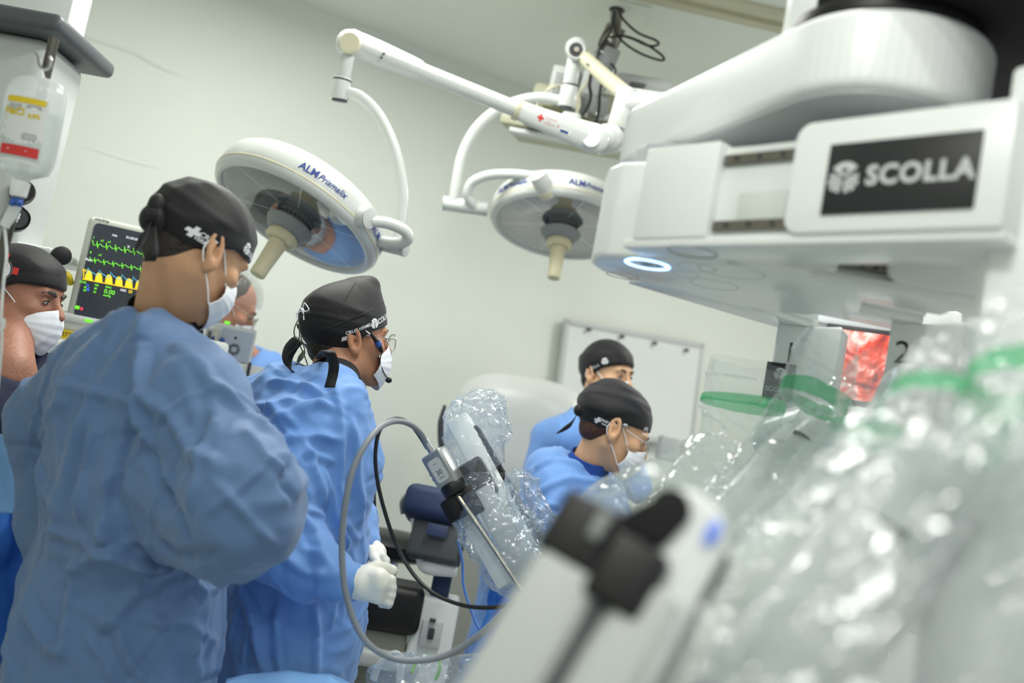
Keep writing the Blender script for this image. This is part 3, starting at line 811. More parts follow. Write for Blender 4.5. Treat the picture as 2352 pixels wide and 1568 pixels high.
# knot and tails at the back of the cap
kb = A.W((0.018, -0.118, -0.006))
g = G(); g.ball(kb, (0.022, 0.020, 0.026)); g.ball(A.W((0.02, -0.126, 0.018)), (0.014, 0.016, 0.022)); g.build('cap_knot', M['cap'], A.capo)
ribbon([kb, P(345, 520, 1.66), P(335, 540, 1.65), P(313, 563, 1.64)], nz(cU * 0.9 + cR * 0.3), [0.016, 0.028, 0.032, 0.034], 'cap_tie', M['cap'], A.capo)
ribbon([kb, P(349, 500, 1.66), P(352, 480, 1.66)], nz(cR), [0.014, 0.020, 0.024], 'cap_tie', M['cap'], A.capo)
ribbon([kb, P(350, 575, 1.66), P(343, 600, 1.66)], nz(cR), [0.012, 0.020, 0.022], 'cap_tie', M['cap'], A.capo)
def fwd_items(z0): return z0
A.print_on([(logo_cross(0.010), (0.09, -0.058, 0.006), (0, 1, 0.05), (0, 0, 1)),
            (text_mesh('CRUZ', 0.012, bold=0.0002), (0.09, -0.033, 0.010), (0, 1, 0.05), (0, 0, 1)),
            (text_mesh('VERMELHA', 0.0085, bold=0.0002), (0.09, -0.029, 0.000), (0, 1, 0.05), (0, 0, 1)),
            (logo_wheel(0.0115), (0.09, 0.052, 0.048), (0, 1, 0.05), (0, 0, 1)),
            (text_mesh('SCOLLA', 0.0115, bold=0.0003), (0.09, 0.075, 0.046), (0, 1, 0.12), (0, 0, 1)),
            (logo_sun(0.0125), (0.09, 0.095, 0.052), (0, 1, 0.12), (0, 0, 1)),
            (text_mesh('P  P', 0.009), (0.09, 0.094, 0.040), (0, 1, 0.12), (0, 0, 1))], A.capo, (-0.94, -0.33, 0))
fA = [((0.022, 0.014), (338, 740), (332, 800), (334, 900), (336, 1000)), ((0.020, 0.013), (338, 900), (400, 960), (440, 1040), (500, 1070)), ((0.016, 0.010), (340, 960), (360, 1050), (400, 1130), (410, 1200)),
      ((0.02, -0.014), (350, 1020), (375, 1110), (420, 1200), (440, 1240)), ((0.016, 0.010), (150, 885), (260, 912), (330, 925)), ((0.018, 0.012), (400, 800), (480, 880), (560, 960), (640, 1030)),
      ((0.014, 0.008), (430, 800), (490, 920), (500, 1000)), ((0.013, 0.008), (500, 980), (470, 1040), (455, 1110), (440, 1170)), ((0.013, 0.009), (440, 1050), (520, 1130), (580, 1200), (620, 1240)),
      ((0.010, 0.007), (480, 1180), (540, 1130), (600, 1080)), ((0.016, 0.010), (120, 1210), (200, 1235), (270, 1262), (370, 1290)), ((0.020, 0.016), (250, 1190), (265, 1240), (300, 1275), (360, 1285)),
      ((0.016, 0.010), (270, 1080), (250, 1180), (240, 1260)), ((0.016, 0.010), (150, 1320), (240, 1270), (280, 1250)), ((0.018, 0.013), (400, 1290), (330, 1330), (270, 1410), (230, 1440)),
      ((0.014, 0.010), (430, 1300), (440, 1340), (460, 1370)), ((0.018, -0.012), (310, 960), (290, 1060), (255, 1170)), ((0.020, 0.012), (230, 950), (200, 1080), (190, 1200)), ((0.018, 0.012), (160, 920), (110, 1030), (130, 1160)),
      ((0.014, 0.009), (330, 1420), (420, 1430), (480, 1470)), ((0.02, 0.014), (80, 1400), (110, 1480), (160, 1500)), ((0.016, 0.011), (270, 1440), (290, 1500), (330, 1560)), ((0.016, 0.010), (440, 1440), (430, 1500), (435, 1567)),
      ((0.012, 0.009), (560, 1000), (610, 1060), (650, 1090)), ((0.010, -0.008), (655, 1070), (640, 1110), (665, 1150)), ((0.014, 0.010), (520, 1300), (500, 1330), (470, 1360)), ((0.018, -0.012), (380, 1240), (430, 1262), (500, 1262)),
      ((0.016, 0.010), (180, 1290), (160, 1400), (150, 1500)), ((0.014, 0.008), (200, 1450), (250, 1520), (260, 1566))]
nkA = [s_cap(nb + (0, 0, -0.02), A.W((0, -0.03, -0.05)), 0.068, 0.066), E_(nb + (0, 0, 0.035), (0.080, 0.082, 0.060), 45, 0)]
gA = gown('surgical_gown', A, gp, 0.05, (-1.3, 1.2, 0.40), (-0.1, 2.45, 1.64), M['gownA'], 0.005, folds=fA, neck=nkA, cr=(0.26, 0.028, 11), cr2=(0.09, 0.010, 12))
def collar(person, c, axis, r, name, m, w=0.012, xr=1.0, par=None, xd=(1, 0, 0)):
    g = G(); axis = nz(axis); x = nz(np.asarray(xd, float) - axis * np.dot(xd, axis)); y = np.cross(axis, x); th = np.linspace(0, 2 * PI, 37)
    g.tube([c + r * xr * math.cos(a) * x + r * math.sin(a) * y for a in th], w, n=8, smooth_path=False, ell=(1.0, 0.5)); return g.build(name, m, par or person.obj)
def pixband(bv, pts, w, name, m, parent, lift=0.003, side=None):
    q = [hit(bv, x, y) for x, y in pts]; q = [a for a in q if a is not None]
    q = [a - nz(a - cC) * lift for a in q]; q, _ = spline(q, np.zeros(len(q)), 5)
    T = np.gradient(q, axis=0); V = np.array([nz(np.cross(T[i], nz(q[i] - cC))) for i in range(len(q))])
    g = G(); g.grid(np.stack([q - V * w / 2, q, q + V * w / 2], 1)); return g.build(name, m, parent, solid=0.0008)
bA = bvh_of(gA)
axisA = nz(A.W((0, -0.03, -0.05)) - nb)

def shirt_ring(p, nb, m, name='shirt_collar', r=0.064, top=0.050, base=-0.03):
    ax = nz(p.W((0, -0.03, -0.05)) - nb); g = G()
    g.lathe([(r * 1.25, base), (r * 1.08, base * 0.2), (r, top * 0.6), (r * 0.985, top), (r * 0.93, top), (r * 0.93, base)], nb, ax, n=48); return g.build(name, m, p.obj)
shirt_ring(A, nb, M['blackshirt'], r=0.069, top=0.060)
# ---------------------------------------------------------------- second man, glasses, headset, tied cap
R, t = place_head((812, 783), 2.24, (0.083, -0.014, 0.0), 30, -8, sc=0.90)
nb = P(765, 880, 2.24)
hipc = P(680, 1400, 2.18)
shR, shL = P(690, 985, 2.06), P(690, 960, 2.36)
elR, wrR = P(640, 1235, 2.02), P(795, 1335, 1.98)
skel = [s_cap(nb, P(700, 1010, 2.20), 0.05, 0.10), s_cap(P(700, 1010, 2.20), hipc, 0.10, 0.11), s_cap(shL, shR, 0.045), s_cap(shR, elR, 0.045, 0.036), s_cap(elR, wrR, 0.036, 0.026),
        s_cap(shL, P(770, 1180, 2.38), 0.045, 0.036), s_cap(P(770, 1180, 2.38), P(838, 1245, 2.26), 0.036, 0.026)] + legs(hipc[0], hipc[1], math.radians(20))
def Q(x, y, d): return P(x, y, d)
fg = []
for i in range(4):
    l = (1.0, 1.08, 1.02, 0.85)[i]
    mc = Q(872, 1322 + 18 * i, 1.965 + 0.004 * i); pi_ = Q(872 + 26 * l, 1332 + 17 * i, 1.985); di = Q(872 + 24 * l, 1343 + 15 * i, 2.012); ti = Q(872 + 4, 1348 + 13 * i, 2.022)
    fg.append(([mc, pi_, di, ti], 0.0092 - 0.0006 * i))
th = ([Q(838, 1310, 1.99), Q(864, 1300, 2.0), Q(884, 1303, 2.01), Q(902, 1309, 2.015)], 0.0105)
palm = [(Q(822, 1322, 1.985), Q(870, 1324, 1.97), 0.017), (Q(820, 1340, 1.985), Q(872, 1342, 1.972), 0.019), (Q(820, 1354, 1.985), Q(868, 1364, 1.98), 0.018), (Q(800, 1335, 1.98), Q(824, 1340, 1.98), 0.027)]
hR = hand_fn(palm, None, 0, fg, th, off=0.0)
hRg = hand_fn(palm, None, 0, fg, th, off=0.0016)
fg2 = [([Q(862 + 4 * i, 1262 + 5 * i, 2.22 + 0.016 * i), Q(874 + 4 * i, 1275 + 4 * i, 2.215 + 0.016 * i), Q(880 + 2 * i, 1289 + 3 * i, 2.215 + 0.016 * i), Q(880, 1298 + 2 * i, 2.22 + 0.016 * i)], 0.0085) for i in range(4)]
th2 = ([Q(850, 1262, 2.21), Q(858, 1280, 2.20), Q(868, 1292, 2.19)], 0.0095)
palm2 = [(Q(842, 1246, 2.25), Q(864, 1266, 2.235), 0.020), (Q(842, 1246, 2.26), Q(868, 1268, 2.26), 0.018)]
hL = hand_fn(palm2, None, 0, fg2, th2); hLg = hand_fn(palm2, None, 0, fg2, th2, off=0.0016)
def hands(p): return np.minimum(hR(p), hL(p))
gp = [E_(P(700, 985, 2.21), (0.17, 0.115, 0.125), 20, -25), E_(P(715, 1110, 2.20), (0.155, 0.125, 0.20), 20, -10), E_(P(700, 1270, 2.20), (0.150, 0.130, 0.20), 20), E_(P(672, 1440, 2.20), (0.160, 0.135, 0.20), 20),
      s_cap(P(668, 1420, 2.20), P(668, 1420, 2.20) * (1, 1, 0) + (0, 0, 0.42), 0.142, 0.19),
      s_cap(P(745, 900, 2.16), P(690, 950, 2.20), 0.062, 0.09), s_cap(P(640, 905, 2.22), P(590, 960, 2.24), 0.06, 0.09), s_cap(P(790, 930, 2.14), P(800, 1060, 2.16), 0.045, 0.06),
      s_cap(P(690, 985, 2.09), P(655, 1100, 2.04), 0.062, 0.064), s_cap(P(655, 1100, 2.04), P(640, 1240, 2.02), 0.066, 0.062), s_cap(P(645, 1250, 2.02), P(795, 1335, 1.98), 0.060, 0.034),
      s_cap(P(640, 1240, 2.02), P(700, 1300, 2.02), 0.062, 0.06), s_cap(P(750, 960, 2.34), P(790, 1180, 2.34), 0.062, 0.06), s_cap(P(790, 1180, 2.34), P(838, 1245, 2.27), 0.055, 0.034)]
B = Person('man in a blue gown and tied black cap with eyeglasses, white gloves and headset wire', np.array([hipc[0], hipc[1], 0]), M['skinB'], R, t, nb, skel, (-1.0, 1.7, -0.01), (0.05, 2.75, 1.78), 0.0042, nr=0.055, sc=0.90, hand=hands, inside=(gp, 0.05))
for fn, (x, y, d) in ((hRg, (855, 1340, 1.99)), (hLg, (862, 1270, 2.23))):
    c = P(x, y, d); v, F = nets(fn, c - 0.10, c + 0.10, 0.0028); fast_obj('glove', v, F, M['glove'], B.obj)
B.hair(hair_fn(-0.062, 0.016), M['hair'])
B.cap(cap_fn((-0.012, 0.052, (0.084, 0.108, 0.088)), 9, zf=0.050, zb=-0.046, tip=[((0, 0.035, 0.10), (0, 0.055, 0.148), 0.052, 0.022), ((0, -0.05, 0.06), (0, 0.02, 0.115), 0.065, 0.05)]))
X = B.mask(seed=8, w=0.92)
sbv = bvh_of(B.capo); sp = [hit(sbv, x, y) for x, y in ((850, 624), (832, 634), (812, 655), (795, 682), (780, 712), (770, 738))]; g = G(); g.tube([q for q in sp if q is not None], 0.0016, n=6); g.build('cap_seam', M['cap'], B.capo)
sp = [hit(sbv, x, y) for x, y in ((730, 760), (760, 752), (800, 735), (840, 718), (880, 695), (898, 678))]; g = G(); g.tube([q for q in sp if q is not None], 0.0016, n=6); g.build('cap_seam', M['cap'], B.capo)
brows(B, M['hair']); eyes(B); glasses(B)
# tie strings over the cap with a knot behind
g = G()
for s in (1, -1):
    top = B.mx[-1 if s > 0 else 0, 0]
    g.tube([B.W(q) for q in (top, (s * 0.078, 0.045, 0.006), (s * 0.087, 0.000, 0.036), (s * 0.082, -0.06, 0.052), (s * 0.030, -0.121, 0.066), (0.012, -0.127, 0.068))], 0.0015, n=6)
g.ball(B.W((0.016, -0.126, 0.068)), (0.007, 0.006, 0.006))
for q in (((0.016, -0.128, 0.068), (0.024, -0.137, 0.074), (0.034, -0.133, 0.064), (0.036, -0.130, 0.044)), ((0.016, -0.128, 0.068), (0.006, -0.14, 0.058), (0.012, -0.136, 0.042)), ((0.014, -0.128, 0.07), (0.03, -0.13, 0.086), (0.045, -0.122, 0.07), (0.028, -0.129, 0.064))):
    g.tube([B.W(p) for p in q], 0.0014, n=6)
g.build('mask_tie', M['string'], B.obj)
g = G(); g.tube([B.W(q) for q in ((0.084, 0.03, 0.022), (0.080, 0.055, -0.004), (0.074, 0.068, -0.022))], [0.003, 0.0065, 0.004], n=10); o = g.build('headset', M['black'], B.obj)
g = G(); g.tube([B.W(q) for q in ((0.0815, 0.049, 0.003), (0.079, 0.058, -0.007))], 0.0075, n=12); g.build('blue_band', M['blue'], o)
g = G(); g.tube([B.W(q) for q in ((0.074, 0.068, -0.022), (0.067, 0.068, -0.048), (0.058, 0.084, -0.074), (0.038, 0.104, -0.090))], 0.0012, n=6); g.ball(B.W((0.024, 0.114, -0.094)), (0.008, 0.008, 0.007)); g.build('microphone', M['black'], o)
# headset wires behind the head
for pts, r in (([(712, 716), (690, 728), (677, 752), (677, 772), (692, 800), (706, 838), (694, 838)], 0.0013), ([(684, 744), (688, 768), (681, 795), (663, 812), (657, 830)], 0.0012), ([(690, 770), (696, 790), (700, 805), (697, 820), (680, 838)], 0.0012)):
    g = G(); g.tube([P(x, y, 2.13 + 0.01 * i) for i, (x, y) in enumerate(pts)], r, n=6)
    if r == 0.0013: g.tube([P(698, 805, 2.13), P(690, 820, 2.13), P(684, 832, 2.13)], [0.002, 0.005, 0.003], n=8)
    else: g.tube([P(684, 744, 2.13), P(686, 754, 2.13)], 0.003, n=8)
    g.build('headset_wire', M['wire'], o)
# hanging cap ties
ribbon([B.W((0.03, -0.098, -0.045)), P(690, 782, 2.16), P(668, 800, 2.17), P(659, 825, 2.17), P(662, 845, 2.16), P(673, 852, 2.15)], nz(cR * 0.5 - cU * 0.4 - cF * 0.3), [0.022, 0.028, 0.034, 0.034, 0.030, 0.018], 'cap_tie', M['cap'], B.capo)
ribbon([B.W((0.050, -0.085, -0.050)), P(752, 805, 2.06), P(766, 830, 2.055), P(765, 858, 2.06), P(757, 890, 2.05)], nz(cR), [0.024, 0.024, 0.022, 0.022, 0.022], 'cap_tie', M['cap'], B.capo)
B.print_on([(rect2(0.010, 0.010, (0, 0), 2, 2), (0.09, -0.034, 0.004), (0, 1, 0.4), (0, 0, 1)),
            (text_mesh('CRUZ VERMELHA', 0.0105, bold=0.0002), (0.09, 0.004, 0.034), (0, 1, 0.42), (0, 0, 1)),
            (logo_wheel(0.0125), (0.09, 0.044, 0.048), (0, 1, 0.35), (0, 0, 1)),
            (text_mesh('SCOLLA', 0.0165, bold=0.0003), (0.075, 0.074, 0.062), (0, 1, 0.40), (0, 0, 1)),
            (logo_sun(0.013), (0.05, 0.102, 0.080), (0, 1, 0.2), (0, 0, 1)), (text_mesh('P P', 0.010), (0.05, 0.104, 0.066), (0, 1, 0.3), (0, 0, 1))], B.capo, (-0.90, -0.42, 0))
fB = [((0.02, 0.012), (770, 880), (772, 960), (775, 1100), (770, 1200)), ((0.016, 0.010), (600, 1000), (660, 960), (720, 930), (760, 940)), ((0.016, 0.011), (560, 1080), (640, 1020), (720, 1000), (770, 1010)),
      ((0.016, 0.010), (640, 1080), (700, 1040), (760, 1060)), ((0.016, 0.010), (690, 1010), (720, 1080), (740, 1160)), ((0.014, 0.010), (600, 1150), (680, 1160), (740, 1190)), ((0.014, 0.010), (690, 1180), (720, 1230), (740, 1290)),
      ((0.016, 0.012), (640, 1260), (700, 1310), (770, 1320)), ((0.012, 0.009), (700, 1260), (740, 1285), (765, 1310)), ((0.016, 0.011), (740, 1080), (760, 1180), (790, 1260)), ((0.02, 0.012), (560, 1330), (590, 1440), (610, 1540)),
      ((0.018, 0.012), (640, 1380), (640, 1470), (650, 1560)), ((0.016, 0.010), (800, 960), (815, 1060), (820, 1200)), ((0.018, 0.012), (620, 880), (690, 890), (740, 910)), ((0.014, 0.009), (570, 930), (640, 940), (680, 980)),
      ((0.014, 0.010), (620, 1090), (600, 1160), (600, 1230)), ((0.016, 0.010), (720, 1380), (730, 1460), (720, 1560))]
nkB = [s_cap(nb, B.W((0, -0.03, -0.05)), 0.062, 0.062), E_(nb + (0, 0, 0.035), (0.074, 0.078, 0.055), 20, 0)]
gB = gown('surgical_gown', B, gp, 0.05, (-1.1, 1.7, 0.40), (0.05, 2.75, 1.58), M['gownB'], 0.0055, folds=fB, neck=nkB, cr=(0.20, 0.019, 21), cr2=(0.08, 0.007, 22))
bB = bvh_of(gB)
g = G(); g.tube([P(770, 1330, 1.985), P(800, 1336, 1.98), P(822, 1340, 1.98)], [0.035, 0.030, 0.027], n=20, cap=False); g.build('knit_cuff', M['gownt'], gB, solid=0.001)
shirt_ring(B, nb, M['blackshirt'], r=0.061, top=0.022)

# ---------------------------------------------------------------- older man at the left edge
R, t = place_head((98, 690), 2.26, (0.045, 0.088, 0.010), -5, 2, sc=0.94)
nb = P(20, 850, 2.16); hipc = P(-60, 1350, 2.25)
skel = [s_cap(nb, P(-30, 1050, 2.22), 0.06, 0.11), s_cap(P(-30, 1050, 2.22), hipc, 0.11, 0.12), s_cap(P(-110, 940, 2.05), P(70, 940, 2.35), 0.05)] + legs(hipc[0], hipc[1], 0)
gp = [E_(P(-20, 960, 2.20), (0.21, 0.13, 0.13), 5), E_(P(-35, 1120, 2.22), (0.19, 0.13, 0.22), 5), E_(P(-60, 1350, 2.25), (0.18, 0.14, 0.25), 5), s_cap(P(15, 890, 2.17), P(-10, 940, 2.20), 0.075, 0.10), s_cap(P(70, 850, 2.32), P(90, 950, 2.36), 0.05, 0.075), s_cap(P(90, 950, 2.36), P(110, 1100, 2.38), 0.07, 0.06)]
C_ = Person('older man at the left edge in navy scrubs and black cap with round red patch', np.array([hipc[0], hipc[1], 0]), M['skinC'], R, t, nb, skel, (-1.6, 1.7, -0.01), (-0.7, 2.8, 1.75), 0.0050, nr=0.054, sc=0.94, inside=(gp, 0.05))
C_.hair(hair_fn(-0.05, 0.040), M['hairg'])
C_.cap(cap_fn((-0.008, 0.045, (0.084, 0.106, 0.086)), 15, zf=0.048, zb=-0.02))
C_.mask(seed=12); C_.loops(0.0016); brows(C_, M['hairg'], 0.005); eyes(C_)
b = bvh_of(C_.capo); g = G()
base = C_.W((0.09, -0.005, 0.060)); ux = C_.R @ np.array((0.1, 1, 0.1)); uy = C_.R @ np.array((-0.35, 0, 1)); dn = C_.R @ nz((-1, -0.1, -0.3))
for it, mi, lf in ((ring2(0.0005, 0.024, 28), 0, 0.001), (ring2(0.021, 0.0235, 28), 2, 0.0016), (rect2(0.013, 0.017, (0.0, 0.031), 2, 2), 1, 0.001), (rect2(0.016, 0.012, (0.002, -0.031), 2, 2), 1, 0.001), (rect2(0.012, 0.016, (0.031, 0.002), 2, 2), 1, 0.001), (rect2(0.012, 0.016, (-0.031, 0.002), 2, 2), 1, 0.001),
                   (ring2(0.006, 0.0085, 12, 0.4, 5.5, (0.002, 0.001)), 1, 0.0018), (ring2(0.011, 0.013, 12, 2.6, 5.9, (0.001, 0.001)), 1, 0.0018), (ring2(0.011, 0.0125, 10, 0.2, 2.0, (0.001, 0.001)), 1, 0.0018)):
    v, f = place2(it, base, ux, uy); g.add(project(v, b, dn, lf), f, mi, False)
g.build('cap_patch', [M['capp'], M['lred'], M['black']], C_.capo)
nkC = [s_cap(nb, C_.W((0, -0.03, -0.05)), 0.068, 0.066), s_cap(P(38, 860, 2.02), P(50, 960, 2.08), 0.035, 0.01)]
gC = gown('scrub_top', C_, gp, 0.05, (-1.6, 1.8, 0.75), (-0.6, 2.8, 1.5), M['scrub'], 0.008, neck=nkC, cr=(0.2, 0.008, 31))

# ---------------------------------------------------------------- man behind the anaesthesia box
R, t = place_head((574, 730), 3.31, (0.045, 0.088, 0.010), 22, 20)
nb = P(560, 830, 3.42); hipc = P(560, 1100, 3.5)
skel = [s_cap(nb, P(565, 900, 3.5), 0.05, 0.10), s_cap(P(565, 900, 3.5), hipc, 0.10, 0.12), s_cap(P(500, 870, 3.4), P(620, 870, 3.6), 0.05)] + legs(hipc[0], hipc[1], 0)
gp = [E_(P(575, 880, 3.5), (0.20, 0.12, 0.12), 20), E_(P(575, 1000, 3.5), (0.18, 0.13, 0.24), 20), s_cap(P(560, 840, 3.43), P(570, 870, 3.48), 0.07, 0.10), s_cap(P(620, 850, 3.42), P(640, 960, 3.40), 0.055, 0.055), s_cap(P(575, 1000, 3.5), P(575, 1000, 3.5) * (1, 1, 0) + (0, 0, 0.5), 0.15, 0.18)]
D_ = Person('person with eyeglasses and clear hair net partly hidden behind the white monitor box', np.array([hipc[0], hipc[1], 0]), M['skinD'], R, t, nb, skel, (-1.5, 3.0, -0.01), (-0.5, 4.1, 1.9), 0.008, inside=(gp, 0.05))
D_.hair(hair_fn(-0.05, 0.035, 0.003), M['hairg'])
v, F = nets(cap_fn((-0.008, 0.055, (0.090, 0.112, 0.092)), 3, zf=0.052, zb=-0.03, over=0.007), (-0.12, -0.16, -0.08), (0.12, 0.13, 0.22), 0.005)
fast_obj('hair_net', D_.W(v), F, M['filmh'], D_.obj)
D_.mask(seed=2); D_.loops(); glasses(D_); eyes(D_); brows(D_, M['hairg'])
gown('surgical_gown', D_, gp, 0.05, (-1.6, 3.0, 0.4), (-0.5, 4.1, 1.7), M['gownB'], 0.010, neck=[s_cap(nb, D_.W((0, -0.03, -0.05)), 0.066, 0.066)], cr=(0.2, 0.010, 41))

# ---------------------------------------------------------------- nurse bending over the table
R, t = place_head((1410, 985), 2.82, (0.083, -0.014, 0.0), 2, 20, sc=0.96)
nb = P(1345, 1075, 2.92); hipc = P(1230, 1300, 3.1)
skel = [s_cap(nb, P(1310, 1150, 2.96), 0.045, 0.09), s_cap(P(1310, 1150, 2.96), hipc, 0.09, 0.11), s_cap(P(1290, 1130, 2.80), P(1330, 1120, 3.08), 0.045)] + legs(hipc[0], hipc[1], 0, dx=0.09)
gp = [E_(P(1300, 1130, 2.96), (0.17, 0.15, 0.10), 0, -35), E_(P(1250, 1240, 3.02), (0.16, 0.15, 0.16), 0, -20), E_(hipc, (0.17, 0.15, 0.2), 0), s_cap(hipc, hipc * (1, 1, 0) + (0, 0, 0.42), 0.15, 0.19), s_cap(P(1350, 1085, 2.93), P(1310, 1120, 2.95), 0.062, 0.09),
      s_cap(P(1275, 1130, 2.84), P(1300, 1250, 2.74), 0.07, 0.065), s_cap(P(1300, 1250, 2.74), P(1390, 1300, 2.6), 0.06, 0.045), s_cap(P(1380, 1110, 3.06), P(1420, 1220, 3.0), 0.06, 0.055)]
N_ = Person('woman in a blue gown and black cap with eyeglasses bending forward over the table', np.array([hipc[0], hipc[1], 0]), M['skinE'], R, t, nb, skel, (-0.15, 2.6, -0.01), (0.75, 3.5, 1.72), 0.0052, nr=0.048, jaw=0.93, sc=0.96, inside=(gp, 0.05))
N_.hair(hair_fn(-0.055, 0.062, 0.004), M['hairr'])
N_.cap(cap_fn((-0.028, 0.052, (0.084, 0.108, 0.086)), 25, zf=0.050, zb=-0.026, tip=[((0, -0.08, 0.04), (0, -0.06, 0.085), 0.055, 0.05)]), h=0.0036)
N_.mask(seed=22); N_.loops(0.0016); glasses(N_); eyes(N_); brows(N_, M['hairr'], 0.0025)
kb = N_.W((0.02, -0.125, 0.000)); g = G(); g.ball(kb, (0.016, 0.016, 0.018)); g.build('cap_knot', M['cap'], N_.capo)
ribbon([kb, P(1315, 970, 2.86), P(1296, 984, 2.86), P(1278, 995, 2.86)], nz(cU + cR * 0.4), [0.012, 0.026, 0.020, 0.004], 'cap_tie', M['cap'], N_.capo)
N_.print_on([(merge2([rect2(0.007, 0.018, (0, 0), 1, 2), rect2(0.016, 0.005, (0, 0), 2, 1)]), (0.09, -0.062, -0.001), (0, 1, 0.1), (0, 0, 1)),
             (text_mesh('CRUZ VERMELHA', 0.0085, bold=0.0004), (0.09, -0.026, 0.008), (0, 1, 0.1), (0, 0, 1)), (rect2(0.03, 0.003, (0, 0), 3, 1), (0.09, -0.033, -0.002), (0, 1, 0.1), (0, 0, 1)),
             (logo_wheel(0.0115), (0.09, 0.012, 0.020), (0, 1, 0.1), (0, 0, 1)), (text_mesh('SCOLLA', 0.011, bold=0.0004), (0.09, 0.044, 0.032), (0, 1, 0.25), (0, 0, 1)),
             (logo_sun(0.012), (0.07, 0.078, 0.048), (0, 1, 0.2), (0, 0, 1)), (text_mesh('P P', 0.008), (0.07, 0.078, 0.035), (0, 1, 0.2), (0, 0, 1))], N_.capo, (-0.96, -0.25, 0))
gN = gown('surgical_gown', N_, gp, 0.05, (-0.25, 2.45, 0.40), (0.85, 3.6, 1.45), M['gownB'], 0.008, neck=[s_cap(nb, N_.W((0, -0.03, -0.05)), 0.060, 0.056)], cr=(0.20, 0.014, 51), cr2=(0.08, 0.004, 52),
          folds=[((0.02, 0.014), (1230, 1080), (1290, 1060), (1340, 1080)), ((0.02, -0.016), (1235, 1200), (1290, 1170), (1340, 1130)), ((0.018, 0.012), (1240, 1130), (1300, 1100), (1370, 1110)), ((0.018, 0.012), (1260, 1240), (1310, 1190), (1350, 1170))])
shirt_ring(N_, nb, M['scrubb'], 'scrub_collar', r=0.060, top=0.040)

# ---------------------------------------------------------------- man behind her by the whiteboard
R, t = place_head((1426, 864), 3.45, (0.031, 0.092, 0.010), -44, 2, 3, sc=0.93)
nb = P(1365, 960, 3.46); hipc = P(1300, 1300, 3.6)
skel = [s_cap(nb, P(1345, 1030, 3.5), 0.05, 0.10), s_cap(P(1345, 1030, 3.5), hipc, 0.10, 0.12), s_cap(P(1270, 1010, 3.5), P(1420, 1040, 3.55), 0.05)] + legs(hipc[0], hipc[1], -0.5)
gp = [E_(P(1340, 1020, 3.52), (0.20, 0.12, 0.12), -25), E_(P(1330, 1150, 3.54), (0.18, 0.13, 0.24), -25), E_(hipc, (0.18, 0.15, 0.25), -25), s_cap(hipc, hipc * (1, 1, 0) + (0, 0, 0.42), 0.15, 0.19), s_cap(P(1362, 970, 3.47), P(1345, 1010, 3.5), 0.07, 0.10), s_cap(P(1265, 1010, 3.5), P(1235, 1110, 3.46), 0.07, 0.06), s_cap(P(1430, 1030, 3.55), P(1465, 1120, 3.5), 0.06, 0.05)]
F_ = Person('man in a black cap looking right, standing behind the bending woman, by the whiteboard', np.array([hipc[0], hipc[1], 0]), M['skinE'], R, t, nb, skel, (-0.2, 3.1, -0.01), (0.9, 4.1, 1.95), 0.0062, nr=0.056, sc=0.93, inside=(gp, 0.05))
F_.hair(hair_fn(-0.05, 0.025, 0.003), M['hair'])
F_.cap(cap_fn((-0.008, 0.045, (0.084, 0.106, 0.086)), 35, zf=0.058, zb=-0.045), h=0.004)
F_.mask(seed=32); F_.loops(0.0018); eyes(F_); brows(F_, M['hair'], 0.0035)
F_.print_on([(logo_wheel(0.012), (0.09, 0.045, 0.055), (0, 1, 0.4), (0, 0, 1)), (text_mesh('SCOLLA', 0.012), (0.09, 0.005, 0.026), (0, 1, 0.5), (0, 0, 1)), (logo_wheel(0.008), (0.09, -0.025, 0.008), (0, 1, 0.4), (0, 0, 1))], F_.capo, (-1, -0.1, 0))
gown('surgical_gown', F_, gp,
     0.05, (-0.3, 3.1, 0.40), (1.0, 4.2, 1.62), M['gownB'], 0.010, neck=[s_cap(nb, F_.W((0, -0.03, -0.05)), 0.066, 0.066)], cr=(0.2, 0.012, 61))
